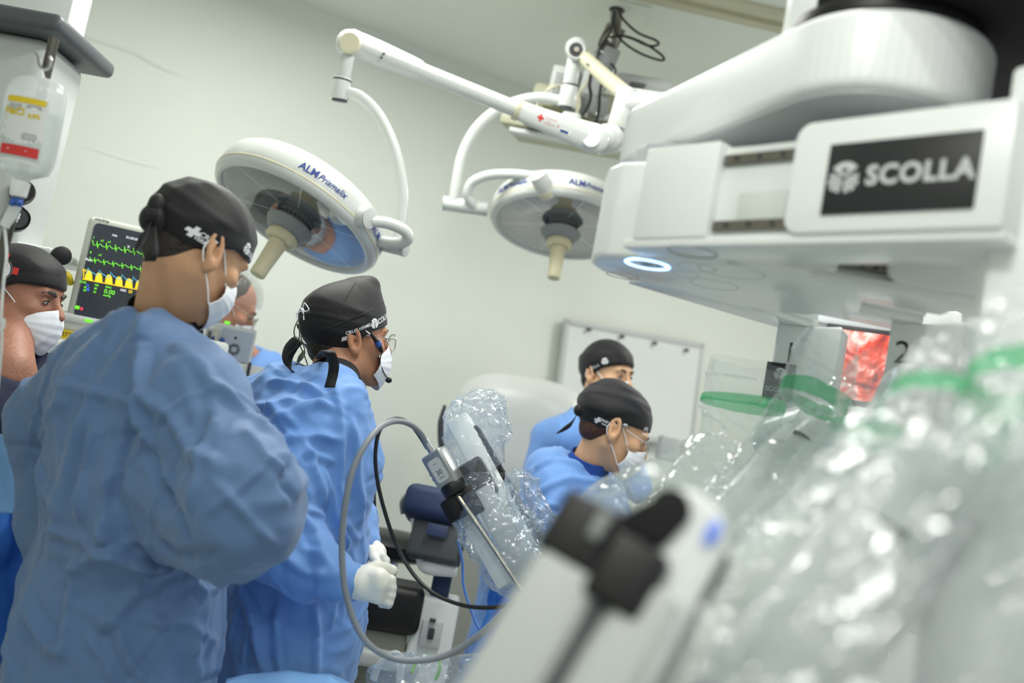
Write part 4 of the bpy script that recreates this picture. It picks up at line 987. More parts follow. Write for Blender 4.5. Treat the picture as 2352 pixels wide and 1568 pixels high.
# ================================================================ SURGICAL LAMPS
def px(d): return d / FPX
def Pd(pts, d):
    """pixel polyline at depths d (number or end pair)"""
    d = np.linspace(d[0], d[1], len(pts)) if not np.isscalar(d) else np.full(len(pts), d)
    return [P(x, y, q) for (x, y), q in zip(pts, d)]
def wrap_text(g, items, c, axis, xdir, mi, r=0.2665):
    """letters bent round the lamp housing; items: (2d mesh, angle, height)"""
    y = np.cross(axis, xdir)
    for (v, f), ang, h in items:
        a = ang - v[:, 0] / r; hh = h - v[:, 1]; rr = r + 0.0
        g.add([c + axis * hz + rr * (math.cos(q) * xdir + math.sin(q) * y) for q, hz in zip(a, hh)], f, mi, False)
def lamp_head(t, c, n, R_, textangs, xdir):
    x = nz(xdir - n * np.dot(xdir, n)); y = np.cross(n, x)
    g = G(); g.lathe([(0, -0.118), (0.10, -0.116), (0.19, -0.108), (0.232, -0.094), (0.254, -0.074), (0.2640, -0.050), (0.2645, -0.005), (0.258, 0.010), (0.247, 0.016), (0.238, 0.014), (0.232, 0.004), (0.232, -0.02)], c, n, n=72, x=x)
    hs = g.build('lamp_housing', M['white'], t)
    g = G(); g.lathe([(0.2655, -0.012), (0.2662, -0.009), (0.2655, -0.006)], c, n, n=72, x=x); g.build('housing_seam', M['cream'], hs)
    g = G()
    prof = [(0.232, -0.004), (0.20, -0.028), (0.15, -0.052), (0.10, -0.062), (0.05, -0.064)]
    th = np.arange(72) * 2 * PI / 72; v = []; f = []; NS = 144
    for i, (r, h) in enumerate(prof):
        for j in range(NS):
            a = j * 2 * PI / NS; z = 0.003 * (1 if j % 2 else -1)
            v.append(c + n * (h + (z if 0 < i else 0)) + r * (math.cos(a) * x + math.sin(a) * y))
    for i in range(len(prof) - 1):
        for j in range(NS): k = (j + 1) % NS; f.append([i * NS + j, i * NS + k, (i + 1) * NS + k, (i + 1) * NS + j])
    g.add(v, f, 0, False)
    for k in range(6):
        a = k * PI / 3 + 0.2; d = math.cos(a) * x + math.sin(a) * y; s = np.cross(n, d)
        g.add([c + d * 0.06 + s * 0.002 + n * -0.004, c + d * 0.06 - s * 0.002 + n * -0.004, c + d * 0.23 - s * 0.002 + n * 0.001, c + d * 0.23 + s * 0.002 + n * 0.001], [[0, 1, 2, 3]], 1, False)
    for k in (0, 3):
        a0 = k * PI / 3 + 0.2; vv = [c + n * -0.058 + r * (math.cos(a0 + q) * x + math.sin(a0 + q) * y) for q in (0.05, 0.98) for r in (0.07, 0.21)]
        vv[1] = vv[1] + n * 0.04; vv[3] = vv[3] + n * 0.04
        g.add(vv, [[0, 1, 3, 2]], 2, False)
    g.build('reflector', [M['reflector'], M['lgrey'], M['reflectd']], hs)
    g = G(); g.lathe([(0.055, 0.004), (0.12, 0.009), (0.18, 0.010), (0.234, 0.007)], c, n, n=64, x=x); g.build('cover_glass', M['diff'], t)
    g = G(); g.lathe([(0, -0.05), (0.046, -0.045), (0.048, 0.015), (0.066, 0.022), (0.073, 0.030), (0.070, 0.040), (0.056, 0.058), (0.050, 0.062), (0, 0.062)], c, n, n=40, x=x); hb = g.build('hub', M['grey'], t)
    g = G()
    for k in range(26):
        a = k * 2 * PI / 26; g.ball(c + n * 0.012 + 0.056 * (math.cos(a) * x + math.sin(a) * y), 0.0042, n=8)
    g.build('hub_vents', M['dgrey'], hb)
    g = G(); g.lathe([(0, 0.060), (0.044, 0.062), (0.048, 0.068), (0.047, 0.082), (0.040, 0.090), (0.028, 0.092), (0.0, 0.092)], c, n, n=36, x=x)
    for k in range(3):
        a = k * 2 * PI / 3 + 0.4; g.ball(c + n * 0.083 + 0.036 * (math.cos(a) * x + math.sin(a) * y), (0.013, 0.013, 0.013), n=12)
    sl = g.build('handle_collar', M['creamh'], t)
    g = G(); g.lathe([(0, 0.090), (0.0275, 0.092), (0.0270, 0.11), (0.0235, 0.18), (0.0235, 0.206), (0.021, 0.210), (0, 0.210)], c, n, n=32, x=x); g.build('sterile_handle', M['creamh'], t)
    g = G()
    for a in textangs:
        wrap_text(g, [(text_mesh('ALM', 0.030, bold=0.0006), a + 0.14, -0.034)], c, n, x, 0)
        wrap_text(g, [(text_mesh('Prismalix', 0.025, shear=0.35, bold=0.0004), a - 0.14, -0.034)], c, n, x, 0)
    g.build('lettering', M['navyp'], hs)
    return hs

# lamp one, left
d1 = 2.9; n1 = nz(-0.37 * cF + 0.93 * (-0.47 * cR - 0.88 * cU)); c1 = P(678, 500, d1)
mount = onz(1935, -60, WH)
L1 = thing('surgical_lamp', 'large round surgical lamp tilted on the left, above the two men in caps', 'surgical lamp', (mount[0], mount[1], WH))
def angle_at(c, n, xdir, x_, y_):
    """angle round axis of the rim point seen at that pixel"""
    x = nz(xdir - n * np.dot(xdir, n)); y = np.cross(n, x); best = None
    for a in np.linspace(0, 2 * PI, 181):
        p = c + n * -0.03 + 0.266 * (math.cos(a) * x + math.sin(a) * y); q = p - cC; z = q @ cF
        u = 1176 + FPX * (q @ cR) / z; w = 784 - FPX * (q @ cU) / z
        out = math.cos(a) * x + math.sin(a) * y
        if out @ (-q) > 0:
            e = (u - x_) ** 2 + (w - y_) ** 2
            if best is None or e < best[0]: best = (e, a)
    return best[1]
lamp_head(L1, c1, n1, 0.26, [angle_at(c1, n1, cR, 707, 452), angle_at(c1, n1, cR, 838, 565)], cR)
def knob(t, a, b, r, d, ring_from=0.0):
    g = G(); g.cyl(a, b, r * 0.97, r, n=36, bev=0.003); k = g.build('yoke_joint', M['white'], t)
    u = nz(b - a)
    g = G(); g.cyl(a + u * 0.006, a + u * 0.030, r * 1.04, n=36, bev=0.002); g.build('joint_ring', M['cream'], k)
    g = G(); g.cyl(b, b + u * 0.004, r * 0.97, n=36, bev=0.001); g.build('end_cap', M['lgrey'], k)
k1a, k1b = P(772, 489, 2.80), P(848, 501, 2.74)
knob(L1, k1a, k1b, 0.031, 2.8)
g = G(); g.tube(Pd([(852, 508), (888, 512), (925, 527), (938, 545), (922, 558), (885, 556), (862, 551)], (2.76, 2.86)), 0.0165, n=16); g.build('yoke', M['white'], L1)
g = G(); g.cyl(P(846, 553, 2.93), P(928, 573, 2.86), 0.020, n=28, bev=0.003); k = g.build('yoke_joint', M['white'], L1)
g = G(); g.cyl(P(926, 572.5, 2.862), P(933, 574.5, 2.858), 0.0205, n=28, bev=0.001); g.build('end_cap', M['lgrey'], k)
g = G(); g.tube(Pd([(797, 212), (830, 224), (868, 262), (900, 325), (920, 400), (925, 470), (912, 560)], (2.88, 2.88)), 0.0165, n=18, res=10); g.build('curved_arm', M['white'], L1)
g = G(); g.cyl(P(801, 120, 2.87), P(786, 188, 2.88), 0.020, 0.0205, n=28, bev=0.003); g.cyl(P(787, 178, 2.88), P(780, 228, 2.885), 0.0265, n=32, bev=0.003); g.ball(P(803, 100, 2.87), 0.040); j1 = g.build('drop_joint', M['white'], L1)
g = G(); g.cyl(P(780.6, 225, 2.885), P(779.6, 233, 2.886), 0.0225, n=28); g.build('open_end', M['dgrey'], j1)
g = G(); g.cyl(P(786.6, 183, 2.88), P(786, 186, 2.88), 0.0272, n=32); g.build('joint_gap', M['dgrey'], j1)
# sprung arm, left fairing, tube, right fairing
a0, a1, a2, a3 = P(803, 95, 2.87), P(955, 158, 2.93), P(1188, 252, 3.02), P(1365, 318, 3.10)
def fairing(pts, rs, ell): 
    g = G(); g.tube(pts, rs, n=24, res=8, ell=ell); return g
g = fairing([a0, P(870, 122, 2.90), a1, P(970, 164, 2.935)], [0.038, 0.036, 0.031, 0.025], (0.62, 1.0, cF)); f1 = g.build('arm_fairing', M['white'], L1)
g = G(); g.tube([a0, a1, a2], 0.0245, n=24); g.build('arm_tube', M['white'], L1)
g = fairing([P(1186, 251, 3.02), P(1260, 280, 3.05), P(1330, 306, 3.085), a3], [0.030, 0.036, 0.044, 0.048], (0.55, 1.0, cF)); g.ball(a3, (0.048, 0.027, 0.048), R=np.stack([cR, cF, cU], 1)); f2 = g.build('arm_fairing', M['white'], L1)
g = G(); g.cyl(P(1181, 249, 3.018), P(1193, 254, 3.022), 0.0335, n=28, bev=0.002); g.build('cream_band', M['cream'], L1)
g = G(); o = P(803, 97, 2.83); g.lathe([(0, 0.0), (0.028, 0.0), (0.030, 0.004), (0.030, 0.02)], o - cF * 0.002, cF, n=32); g.build('pivot_cover', M['cream'], f1)
g = G(); o = P(1358, 316, 3.068); g.lathe([(0, 0.0), (0.028, 0.0), (0.030, 0.003), (0.030, 0.02)], o, cF, n=32); g.build('pivot_cover', M['white2'], f2)
for (x, y) in ((839, 108), (882, 123), (876, 133)):
    g = G(); g.cyl(P(x, y, 2.865), P(x, y, 2.90), 0.0032, n=10); g.build('screw', M['dgrey'], f1)
def dashes(n, w):
    return merge2([rect2(w / n * 0.75, 0.0016, ((i - n / 2) * w / n, 0)) for i in range(n)])
# marks on the arm
ad = nz(a3 - a2); up_ = nz(cU - ad * np.dot(cU, ad)); bf = bvh_of(f2)
g = G()
for it, (x, y), mi in ((logo_cross(0.0105), (1242, 270), 0), (dashes(9, 0.036), (1269, 273), 0), (dashes(3, 0.010), (1262, 278), 0), (dashes(9, 0.034), (1263, 284), 0), (logo_cross(0.003), (1283, 287), 0),
                       (rect2(0.040, 0.015, (0, 0), 6, 2), (1299, 297), 1), (rect2(0.027, 0.0065, (0, 0), 4, 1), (1297, 298), 2)):
    v, f = place2(it, P(x, y, 3.02), ad, up_); g.add(project(v, bf, cF, 0.0008 if mi != 2 else 0.0016), f, mi, False)
g.build('arm_markings', [M['lred'], M['label'], M['navyp']], f2)
# elbow to the central spindle
g = G(); g.ball(P(1392, 316, 3.14), 0.044, n=24); g.tube(Pd([(1375, 322), (1400, 320), (1422, 302)], 3.15), [0.045, 0.044, 0.038], n=24); g.cyl(P(1420, 298, 3.15), P(1441, 214, 3.15), 0.038, 0.035, n=36, bev=0.006)
g.cyl(P(1432, 240, 3.15), P(1560, 243, 3.15), 0.040, 0.042, n=36, bev=0.004); eb = g.build('elbow', M['white'], L1)
g = G(); g.cyl(P(1421.5, 291, 3.15), P(1422, 289, 3.15), 0.0385, n=36); g.cyl(P(1478, 241, 3.15), P(1479.5, 241, 3.15), 0.0412, n=36); g.build('joint_gap', M['cream'], eb)
g = G(); pb = P(1900, 246, 3.15); g.tube([P(1555, 243, 3.15), P(1700, 245, 3.15), pb], 0.040, n=24); g.build('extension_arm', M['white'], L1)
g = G(); mz = np.array([pb[0], pb[1], 0]); g.cyl(mz + (0, 0, pb[2] - 0.05), mz + (0, 0, WH), 0.045, n=32); g.cyl(mz + (0, 0, WH - 0.06), mz + (0, 0, WH - 0.001), 0.10, 0.12, n=40, bev=0.005); g.build('ceiling_spindle', M['white'], L1)
L1.location = (float(pb[0]), float(pb[1]), WH)
for ch in list(L1.children): ch.location = tuple(np.array(ch.location) - (np.array([pb[0], pb[1], WH]) - np.array([mount[0], mount[1], WH])))

# lamp two, behind
L2 = thing('surgical_lamp', 'round surgical lamp hanging level in the middle, partly hidden by the robot boom', 'surgical lamp', (pb[0], pb[1], WH))
n2 = nz(-0.34 * cF + 0.94 * (-0.16 * cR - 0.98 * cU)); c2 = P(1290, 518, 3.6)
lamp_head(L2, c2, n2, 0.26, [angle_at(c2, n2, cR, 1178, 452), angle_at(c2, n2, cR, 1342, 449)], cR)
k2a, k2b = P(1263, 450, 3.40), P(1237, 404, 3.36)
knob(L2, k2a, k2b, 0.032, 3.4)
g = G(); g.tube(Pd([(1228, 405), (1180, 400), (1125, 402), (1086, 418), (1074, 445), (1084, 468), (1094, 476)], (3.42, 3.50)), 0.0175, n=16, res=8); g.build('yoke', M['white'], L2)
g = G(); g.cyl(P(1022, 467, 3.52), P(1118, 480, 3.50), 0.0255, n=32, bev=0.003); k = g.build('yoke_joint', M['white'], L2)
for a_, b_, r_ in (((1018, 466.5, 3.52), (1023, 467, 3.52), 0.026), ((1112, 479, 3.50), (1120, 480, 3.50), 0.026), ((1066, 473, 3.51), (1068, 473.3, 3.51), 0.0262)):
    g = G(); g.cyl(P(*a_), P(*b_), r_, n=32); g.build('end_cap', M['lgrey'], k)
g = G(); g.tube(Pd([(1042, 462), (1048, 420), (1062, 355), (1090, 300), (1135, 257), (1190, 232), (1240, 224), (1290, 231)], (3.51, 3.48)), 0.0185, n=18, res=8); g.build('curved_arm', M['white'], L2)
g = G(); g.cyl(P(1321, 125, 3.46), P(1309, 196, 3.47), 0.0245, 0.027, n=28, bev=0.003); g.cyl(P(1309, 198, 3.47), P(1301, 246, 3.475), 0.031, n=32, bev=0.003); g.ball(P(1324, 112, 3.46), 0.040, n=24); j = g.build('drop_joint', M['white'], L2)
g = G(); g.cyl(P(1301.2, 245, 3.475), P(1300, 251, 3.476), 0.026, n=28); g.build('open_end', M['dgrey'], j)
g = G(); g.cyl(P(1309.3, 195, 3.47), P(1309, 198, 3.47), 0.0278, n=28); g.build('joint_gap', M['dgrey'], j)
g = G(); o = P(1324, 114, 3.405); g.lathe([(0.022, 0.01), (0.026, 0.0), (0.030, 0.0), (0.032, 0.004), (0.032, 0.03)], o, cF, n=32); g.build('pivot_ring', M['white'], j)
g = G(); g.lathe([(0, 0.0), (0.009, 0.0), (0.009, 0.02)], o - cF * 0.006, cF, n=16); g.lathe([(0, 0.006), (0.021, 0.006), (0.021, 0.02)], o, cF, n=24, mi=1); g.build('pivot_bolt', [M['steel'], M['dgrey']], j)
g = G(); g.tube([P(1326, 117, 3.46), P(1385, 172, 3.34), P(1438, 218, 3.20)], [0.024, 0.026, 0.028], n=20); sa = g.build('sprung_arm', M['cream'], L2)
for (x, y) in ((1349, 147), (1376, 179)):
    g = G(); g.cyl(P(x, y, 3.36), P(x, y, 3.40), 0.0035, n=10); g.build('screw', M['dgrey'], sa)
g = G(); g.cyl(P(1437, 222, 3.20), P(1443, 203, 3.20), 0.038, 0.034, n=32, bev=0.006); g.tube([P(1442, 222, 3.22), P(1600, 240, 3.24), P(1895, 240, 3.2)], 0.030, n=20); g.build('extension_arm', M['white'], L2)

# ================================================================ CEILING MONITOR AND ITS CABLES
hc = onz(1417, 22, WH)
T = thing('ceiling_mount_monitor', 'beige box monitor hanging from the ceiling on a cluttered metal bracket behind the lamps', 'monitor', hc)
d0 = 3.72
RM = zmat(math.radians(75), 0.0)
g = G(); g.tube([hc, P(1412, 70, 3.66), P(1402, 115, 3.68)], 0.022, n=20); g.build('ceiling_pole', M['steel'], T)
ax = nz(P(1352, 250, d0) - P(1402, 110, 3.68))
def obox(name, m, a, b, w, dpt, parent, bev=0.004, up=None):
    """box whose axis runs a to b"""
    z = nz(b - a); x = nz(np.cross(z, cF if up is None else up)); y = np.cross(z, x); g = G()
    g.box((a + b) / 2, (w, dpt, np.linalg.norm(b - a)), np.stack([x, y, z], 1), bev); return g.build(name, m, parent)
obox('bracket_plate', M['steel'], P(1416, 62, 3.70), P(1385, 130, 3.70), 0.075, 0.02, T)
br = obox('bracket_housing', M['grey'], P(1402, 108, 3.66), P(1362, 205, 3.70), 0.085, 0.07, T, 0.008)
obox('bracket_cover', M['lgrey'], P(1372, 160, 3.62), P(1350, 232, 3.66), 0.085, 0.05, T, 0.012)
obox('swivel_foot', M['grey'], P(1356, 214, 3.66), P(1346, 262, 3.68), 0.15, 0.10, T, 0.02)
g = G()
for (x, y) in ((1401, 92), (1384, 120), (1372, 262), (1346, 262)): g.ball(P(x, y, 3.60), 0.010, n=10)
g.build('bolt', M['chrome'], T)
# monitor body
c = P(1385, 262, 3.86); RMm = np.stack([nz(P(1480, 290, 3.8) - P(1250, 250, 3.9)), cF, cU], 1); xx = RMm[:, 0]; yy = nz(cF - xx * np.dot(cF, xx)); RMm = np.stack([xx, yy, np.cross(xx, yy)], 1)
g = G(); g.box(P(1370, 262, 3.92), (0.46, 0.34, 0.09), RMm, 0.02); g.box(P(1322, 318, 3.84), (0.54, 0.30, 0.045), RMm, 0.012); mb = g.build('monitor_body', mat('aged_beige', (176, 176, 152), 0.5), T)
g = G(); g.box(P(1318, 326, 3.72), (0.50, 0.06, 0.018), RMm, 0.004); g.box(P(1235, 288, 3.70), (0.12, 0.05, 0.004), RMm, 0.001); g.build('body_edge', M['lgrey'], mb)
g = G(); g.box(P(1482, 204, 3.82), (0.21, 0.16, 0.055), RMm, 0.01); pj = g.build('power_unit', M['lgrey'], T)
g = G()
for k in range(8): g.box(P(1466 - k * 3, 192 + k * 4.4, 3.735), (0.060, 0.006, 0.003), RMm)
g.build('vent_slots', M['dgrey'], pj)
g = G(); g.box(P(1298, 200, 3.74), (0.10, 0.10, 0.13), RMm, 0.006); mg = g.build('vented_box', M['lgrey'], T)
g = G()
for i in range(9):
    for j in range(10): g.box(P(1273 + i * 5.2 + j * -1.5 + 8, 168 + j * 6.2 + i * 1.2, 3.668), (0.004, 0.004, 0.006), RMm)
g.build('vent_holes', M['dgrey'], mg)
def cable(name, label, pts, r, m, d=None, cat='cable', n=8, res=8, group=None, parent=None):
    q = [P(*a) for a in pts] if len(pts[0]) == 3 else Pd(pts, d)
    g = G(); g.tube(q, r, n=n, res=res)
    if parent is not None: return g.build(name, m, parent)
    return tag(g.build(name, m, None, loc=q[0]), label, cat, group)
cable('loop_cable', '', [(1420, 20), (1432, 45), (1465, 75), (1505, 92), (1512, 102), (1490, 105), (1450, 88), (1420, 82), (1400, 95)], 0.0045, M['black'], 3.64, parent=T)
cable('loop_cable', '', [(1412, 25), (1412, 65), (1430, 95), (1470, 122), (1515, 138), (1525, 133), (1505, 115), (1470, 95), (1430, 82), (1400, 88), (1385, 110), (1372, 130)], 0.0045, M['black'], 3.60, parent=T)
cable('loop_cable', '', [(1410, 30), (1402, 75), (1380, 105), (1372, 135), (1384, 155), (1380, 190)], 0.0045, M['black'], 3.58, parent=T)
cable('loop_cable', '', [(1404, 60), (1385, 80), (1376, 100), (1382, 108), (1395, 90)], 0.0035, M['black'], 3.60, parent=T)
cable('power_cable', '', [(1358, 168), (1354, 195), (1357, 220), (1350, 245), (1338, 264)], 0.0060, M['black'], 3.56, parent=T)
cable('power_cable', '', [(1383, 188), (1378, 215), (1376, 250), (1371, 275), (1362, 290)], 0.0050, M['black'], 3.58, parent=T)
cable('loop_cable', '', [(1402, 145), (1414, 160), (1410, 174), (1395, 172)], 0.004, M['black'], 3.62, parent=T)
cable('white_cable', '', [(1345, 118), (1354, 128), (1357, 150), (1352, 185), (1330, 215), (1325, 250)], 0.0045, M['cream'], 3.6, parent=T)
for k in range(4):
    cable('coiled_cable', '', [(1228 + k * 3, 262 + k * 2), (1240 + k * 3, 225), (1268, 202 - k * 2), (1300, 197 + k * 3), (1326, 215 + k), (1332, 240), (1322, 262 + 3 * k), (1308, 280)], 0.0042, M['cream'], 3.60 + k * 0.008, parent=T)
g = G(); g.box(P(1313, 268, 3.6), (0.07, 0.03, 0.03), RMm, 0.01); g.build('cable_plug', M['white2'], T)
g = G(); g.box(P(1375, 268, 3.68), (0.10, 0.03, 0.022), RMm, 0.003); g.cyl(P(1352, 262, 3.64), P(1368, 264, 3.66), 0.012, n=12, mi=1); g.build('connector_panel', [M['lgrey'], M['steel']], T)
# ================================================================ SURGICAL ROBOT
ZB, ZT = 1.71, 1.865
RB_ = thing('surgical_robot', 'huge white surgical robot with overhead boom, four arm links and black sign plate', 'surgical robot', (1.0, 1.0, 0))
def circ(c, r, a0, a1, n=16): return [(c[0] + r * math.cos(a), c[1] + r * math.sin(a)) for a in np.radians(np.linspace(a0, a1, n))]
def pr(poly, z0, z1, bev, name, m, parent, seg=4):
    g = G(); g.prism([(x, y, z0) for x, y in poly], (0, 0, z1 - z0), bev, seg); return g.build(name, m, parent)
# boom: stadium from drum (near) to hub (far), widening to the drum
cd, rd = np.array((0.427, 1.307)), 0.140; ch_, rh = np.array((0.225, 1.715)), 0.098
dd = ch_ - cd; L_ = np.linalg.norm(dd); th0 = math.degrees(math.atan2(dd[1], dd[0])); be = math.degrees(math.asin((rd - rh) / L_))
poly = circ(ch_, rh, th0 - 90 + be, th0 + 90 - be, 20) + circ(cd, rd, th0 + 90 - be, th0 + 270 + be, 34)
bo = pr(poly, 1.905, 2.010, 0.014, 'boom', M['robot'], RB_, 5)
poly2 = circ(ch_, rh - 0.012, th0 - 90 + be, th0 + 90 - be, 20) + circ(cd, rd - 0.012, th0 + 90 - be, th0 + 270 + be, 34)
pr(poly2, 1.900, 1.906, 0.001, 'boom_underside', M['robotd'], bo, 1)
# column joint above the drum and the dark overhead carriage
g = G(); g.cyl((cd[0], cd[1], 2.010), (cd[0], cd[1], 2.030), 0.128, n=72, bev=0.003); g.build('boom_bearing', M['black'], RB_)
g = G(); g.cyl((cd[0] + 0.025, cd[1] + 0.02, 2.030), (cd[0] + 0.025, cd[1] + 0.02, 2.16), 0.135, n=72, bev=0.010); g.build('column_collar', M['blackm'], RB_)
q = onz(1860, 24, 2.04); g = G(); g.cyl((q[0] + .03, q[1] + .05, 2.012), (q[0] + .03, q[1] + .05, 2.2), 0.05, n=40, bev=0.008); g.build('cable_boss', M['robot'], RB_)
g = G(); g.prism([(0.345, 1.215, 2.031), (0.385, 1.14, 2.031), (0.50, 1.02, 2.031), (0.66, 0.90, 2.031), (1.3, 0.90, 2.031), (1.3, 1.7, 2.031), (0.62, 1.62, 2.031), (0.56, 1.30, 2.031)], (0, 0, 0.30), 0.015); g.build('overhead_carriage', M['blackm'], RB_)
g = G(); g.box((1.15, 1.25, 1.15), (0.30, 0.50, 1.8), None, 0.03); g.build('cart_column', M['robot'], RB_)
g = G(); g.box((1.12, 1.2, 0.14), (0.75, 1.1, 0.26), None, 0.05); bs = g.build('cart_base', M['robot'], RB_)
for sx in (-1, 1):
    for sy in (-1, 1):
        g = G(); g.cyl((1.12 + sx * 0.28 - 0.02, 1.2 + sy * 0.42, 0.05), (1.12 + sx * 0.28 + 0.02, 1.2 + sy * 0.42, 0.05), 0.05, n=24); g.build('wheel', M['black'], bs)
# hub
hubp = [(0.152, 1.520), (0.118, 1.545), (0.103, 1.585), (0.104, 1.64), (0.125, 1.685), (0.175, 1.712), (0.27, 1.73), (0.38, 1.78), (0.50, 1.74), (0.56, 1.62), (0.50, 1.46), (0.38, 1.40), (0.26, 1.43)]
hb = pr(hubp, ZB - 0.001, ZT, 0.010, 'hub', M['robot'], RB_)
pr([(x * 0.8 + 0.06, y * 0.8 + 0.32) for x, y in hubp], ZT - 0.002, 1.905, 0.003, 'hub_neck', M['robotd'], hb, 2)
rc = onz(1487, 605, ZB)
g = G(); g.lathe([(0.031, 0.0), (0.036, 0.0), (0.036, -0.0025), (0.031, -0.0025), (0.031, 0.0)], (rc[0], rc[1], ZB), n=64); g.build('ring_light', M['ring'], hb)
g = G(); g.lathe([(0, 0.0), (0.010, 0.0), (0.010, -0.002), (0, -0.002)], (rc[0], rc[1], ZB), n=24); g.lathe([(0, 0.0), (0.006, 0.0), (0.006, -0.002), (0, -0.002)], (rc[0] + .017, rc[1] - .004, ZB), n=24); g.build('underside_camera', M['grey'], hb)
for (x, y, r) in ((1590, 578, 0.036), (1430, 632, 0.028), (1600, 612, 0.030), (1575, 628, 0.022), (1680, 622, 0.05), (1640, 652, 0.04)):
    q = onz(x, y, ZB); g = G(); g.lathe([(r - 0.0012, 0.0), (r, 0.0), (r, -0.0012), (r - .0012, -0.0012), (r - .0012, 0)], (q[0], q[1], ZB), n=48); g.build('round_cover', M['seam'], hb)
    if r in (0.030, 0.022, 0.04):
        g = G()
        for i in range(-6, 7):
            hw = math.sqrt(max(0, (r * .9) ** 2 - (i * r / 7) ** 2)); g.box((q[0], q[1] + i * r / 7, ZB - 0.0004), (2 * hw, 0.0008, 0.001))
        g.build('speaker_grille', M['seam'], hb)
def rlink(n0, n1, w, s0, s1, inner=True, rot=0.07):
    """near bottom edge n0->n1 in plan, body on the far side; slot between s0 and s1"""
    n0 = np.array(n0[:2]); n1 = np.array(n1[:2]); L = np.linalg.norm(n1 - n0); u = (n1 - n0) / L; v = np.array((-u[1], u[0]))
    if v @ n0 < 0: v = -v
    lk = None
    def pg(a, b, i=0.0, j=None): 
        j = w if j is None else j
        return [tuple(n0 + u * a + v * i), tuple(n0 + u * b + v * i), tuple(n0 + u * b + v * j), tuple(n0 + u * a + v * j)]
    lk = pr(pg(-0.02, L, 0.004, w + 0.012), ZB, ZB + 0.014, 0.003, 'arm_link', M['robot'], RB_, 2)
    if inner: pr(pg(0.0, s0), ZB + 0.012, ZT - 0.004, 0.004, 'inner_block', M['robot'], lk, 2)
    pr(pg(s0 - 0.02, s1 + 0.03, 0.018, w), ZB + 0.012, ZT - 0.010, 0.002, 'slot_body', M['white2'], lk, 1)
    for zz in (ZB + 0.030, ZT - 0.030):
        rl = pr(pg(s0 + 0.002, s1 + 0.004, 0.010, 0.020), zz - 0.007, zz + 0.007, 0.001, 'slide_rail', M['steel'], lk, 1)
        g = G()
        for k in range(3):
            s = s0 + (s1 - s0) * (0.2 + 0.3 * k); q = n0 + u * s + v * 0.010; g.cyl((q[0], q[1], zz), (q[0] - v[0] * .002, q[1] - v[1] * .002, zz), 0.0035, n=12)
        g.build('rail_screws', M['dgrey'], lk)
    # outer housing: rounded corners at its inner end, seen from the side
    q = n0 + u * s1; R2 = 0.022; zb, zt = ZB + 0.012, ZT + 0.004; prof = []
    for cx, cz, a0 in ((R2, zt - R2, 90), (R2, zb + R2, 180)):
        for a in np.linspace(a0, a0 + 90, 7): prof.append((cx + R2 * math.cos(math.radians(a)), cz + R2 * math.sin(math.radians(a))))
    Lh = L - s1; prof += [(Lh, zb), (Lh, zt)]
    g = G(); g.prism([(q[0] + u[0] * a - v[0] * 0.003, q[1] + u[1] * a - v[1] * 0.003, z) for a, z in prof], (v[0] * (w + .003), v[1] * (w + .003), 0), 0.003, 2)
    h = g.build('link_housing', M['robot'], lk)
    return n0, u, v, L, lk
def col(c0, c1, dep, z0, z1, name='arm_column', c2=None):
    c0 = np.array(c0[:2]); c1 = np.array(c1[:2]); u = nz(c1 - c0); v = np.array((-u[1], u[0]))
    if v @ c0 < 0: v = -v
    c2 = np.array(c2[:2])
    return pr([tuple(c0), tuple(c1), tuple(c2), tuple(c2 + v * dep), tuple(c0 + v * dep)], z0, z1, 0.006, name, M['robot'], RB_, 3), u, v
# link a (nearest, with the sign)
na0, na1 = onz(1450, 548, ZB + 0.012), onz(2302, 522, ZB + 0.012)
ua = nz(np.array([*(na1 - na0)[:2], 0])); pa = np.array([na0[0], na0[1], 0]); va = np.array([-ua[1], ua[0], 0]); va = va if va @ pa > 0 else -va
def s_at(x, y): q = onpl(x, y, pa, va); return (q - pa) @ ua, q
sa0, sa1 = s_at(1636, 440)[0], s_at(1812, 440)[0]
La = rlink(na0, na1, 0.10, sa0, sa1)
# sign plate
g = G(); cor = [s_at(x, y)[1] for x, y in ((1915, 342), (2268, 292), (2238, 480), (1886, 498))]
ctr = sum(cor) / 4; wS = ((cor[1] - cor[0]) @ ua + (cor[2] - cor[3]) @ ua) / 2; hS = ((cor[0] - cor[3])[2] + (cor[1] - cor[2])[2]) / 2
g.box(ctr - va * 0.0045, (wS, 0.003, hS), np.stack([ua, va, (0, 0, 1)], 1), 0.0008); sg = g.build('sign_plate', M['signb'], La[4])
g = G()
for it, du in ((logo_wheel(hS * 0.235), -wS * 0.365), (text_mesh('SCOLLA', hS * 0.37, bold=0.0012, space=1.08), wS * 0.135)):
    v, f = place2(it, ctr + ua * du - va * 0.0066, ua, (0, 0, 1)); g.add(v, f, 0, False)
g.build('sign_lettering', M['signw'], sg)
# white inner card in the slot
g = G(); q = s_at(1735, 470)[1]; g.box(q + va * 0.014, (0.075, 0.004, 0.045), np.stack([ua, va, (0, 0, 1)], 1), 0.001); g.build('slot_label', M['white'], La[4])
# links b, c, d
Lb = rlink(onz(1700, 603, ZB), onz(2240, 700, ZB), 0.11, 0.14, 0.21)
Lc = rlink(onz(1690, 655, ZB), onz(2124, 743, ZB), 0.10, 0.12, 0.19)
Ld = rlink(onz(1540, 652, ZB), onz(1873, 753, ZB), 0.085, 0.06, 0.12)
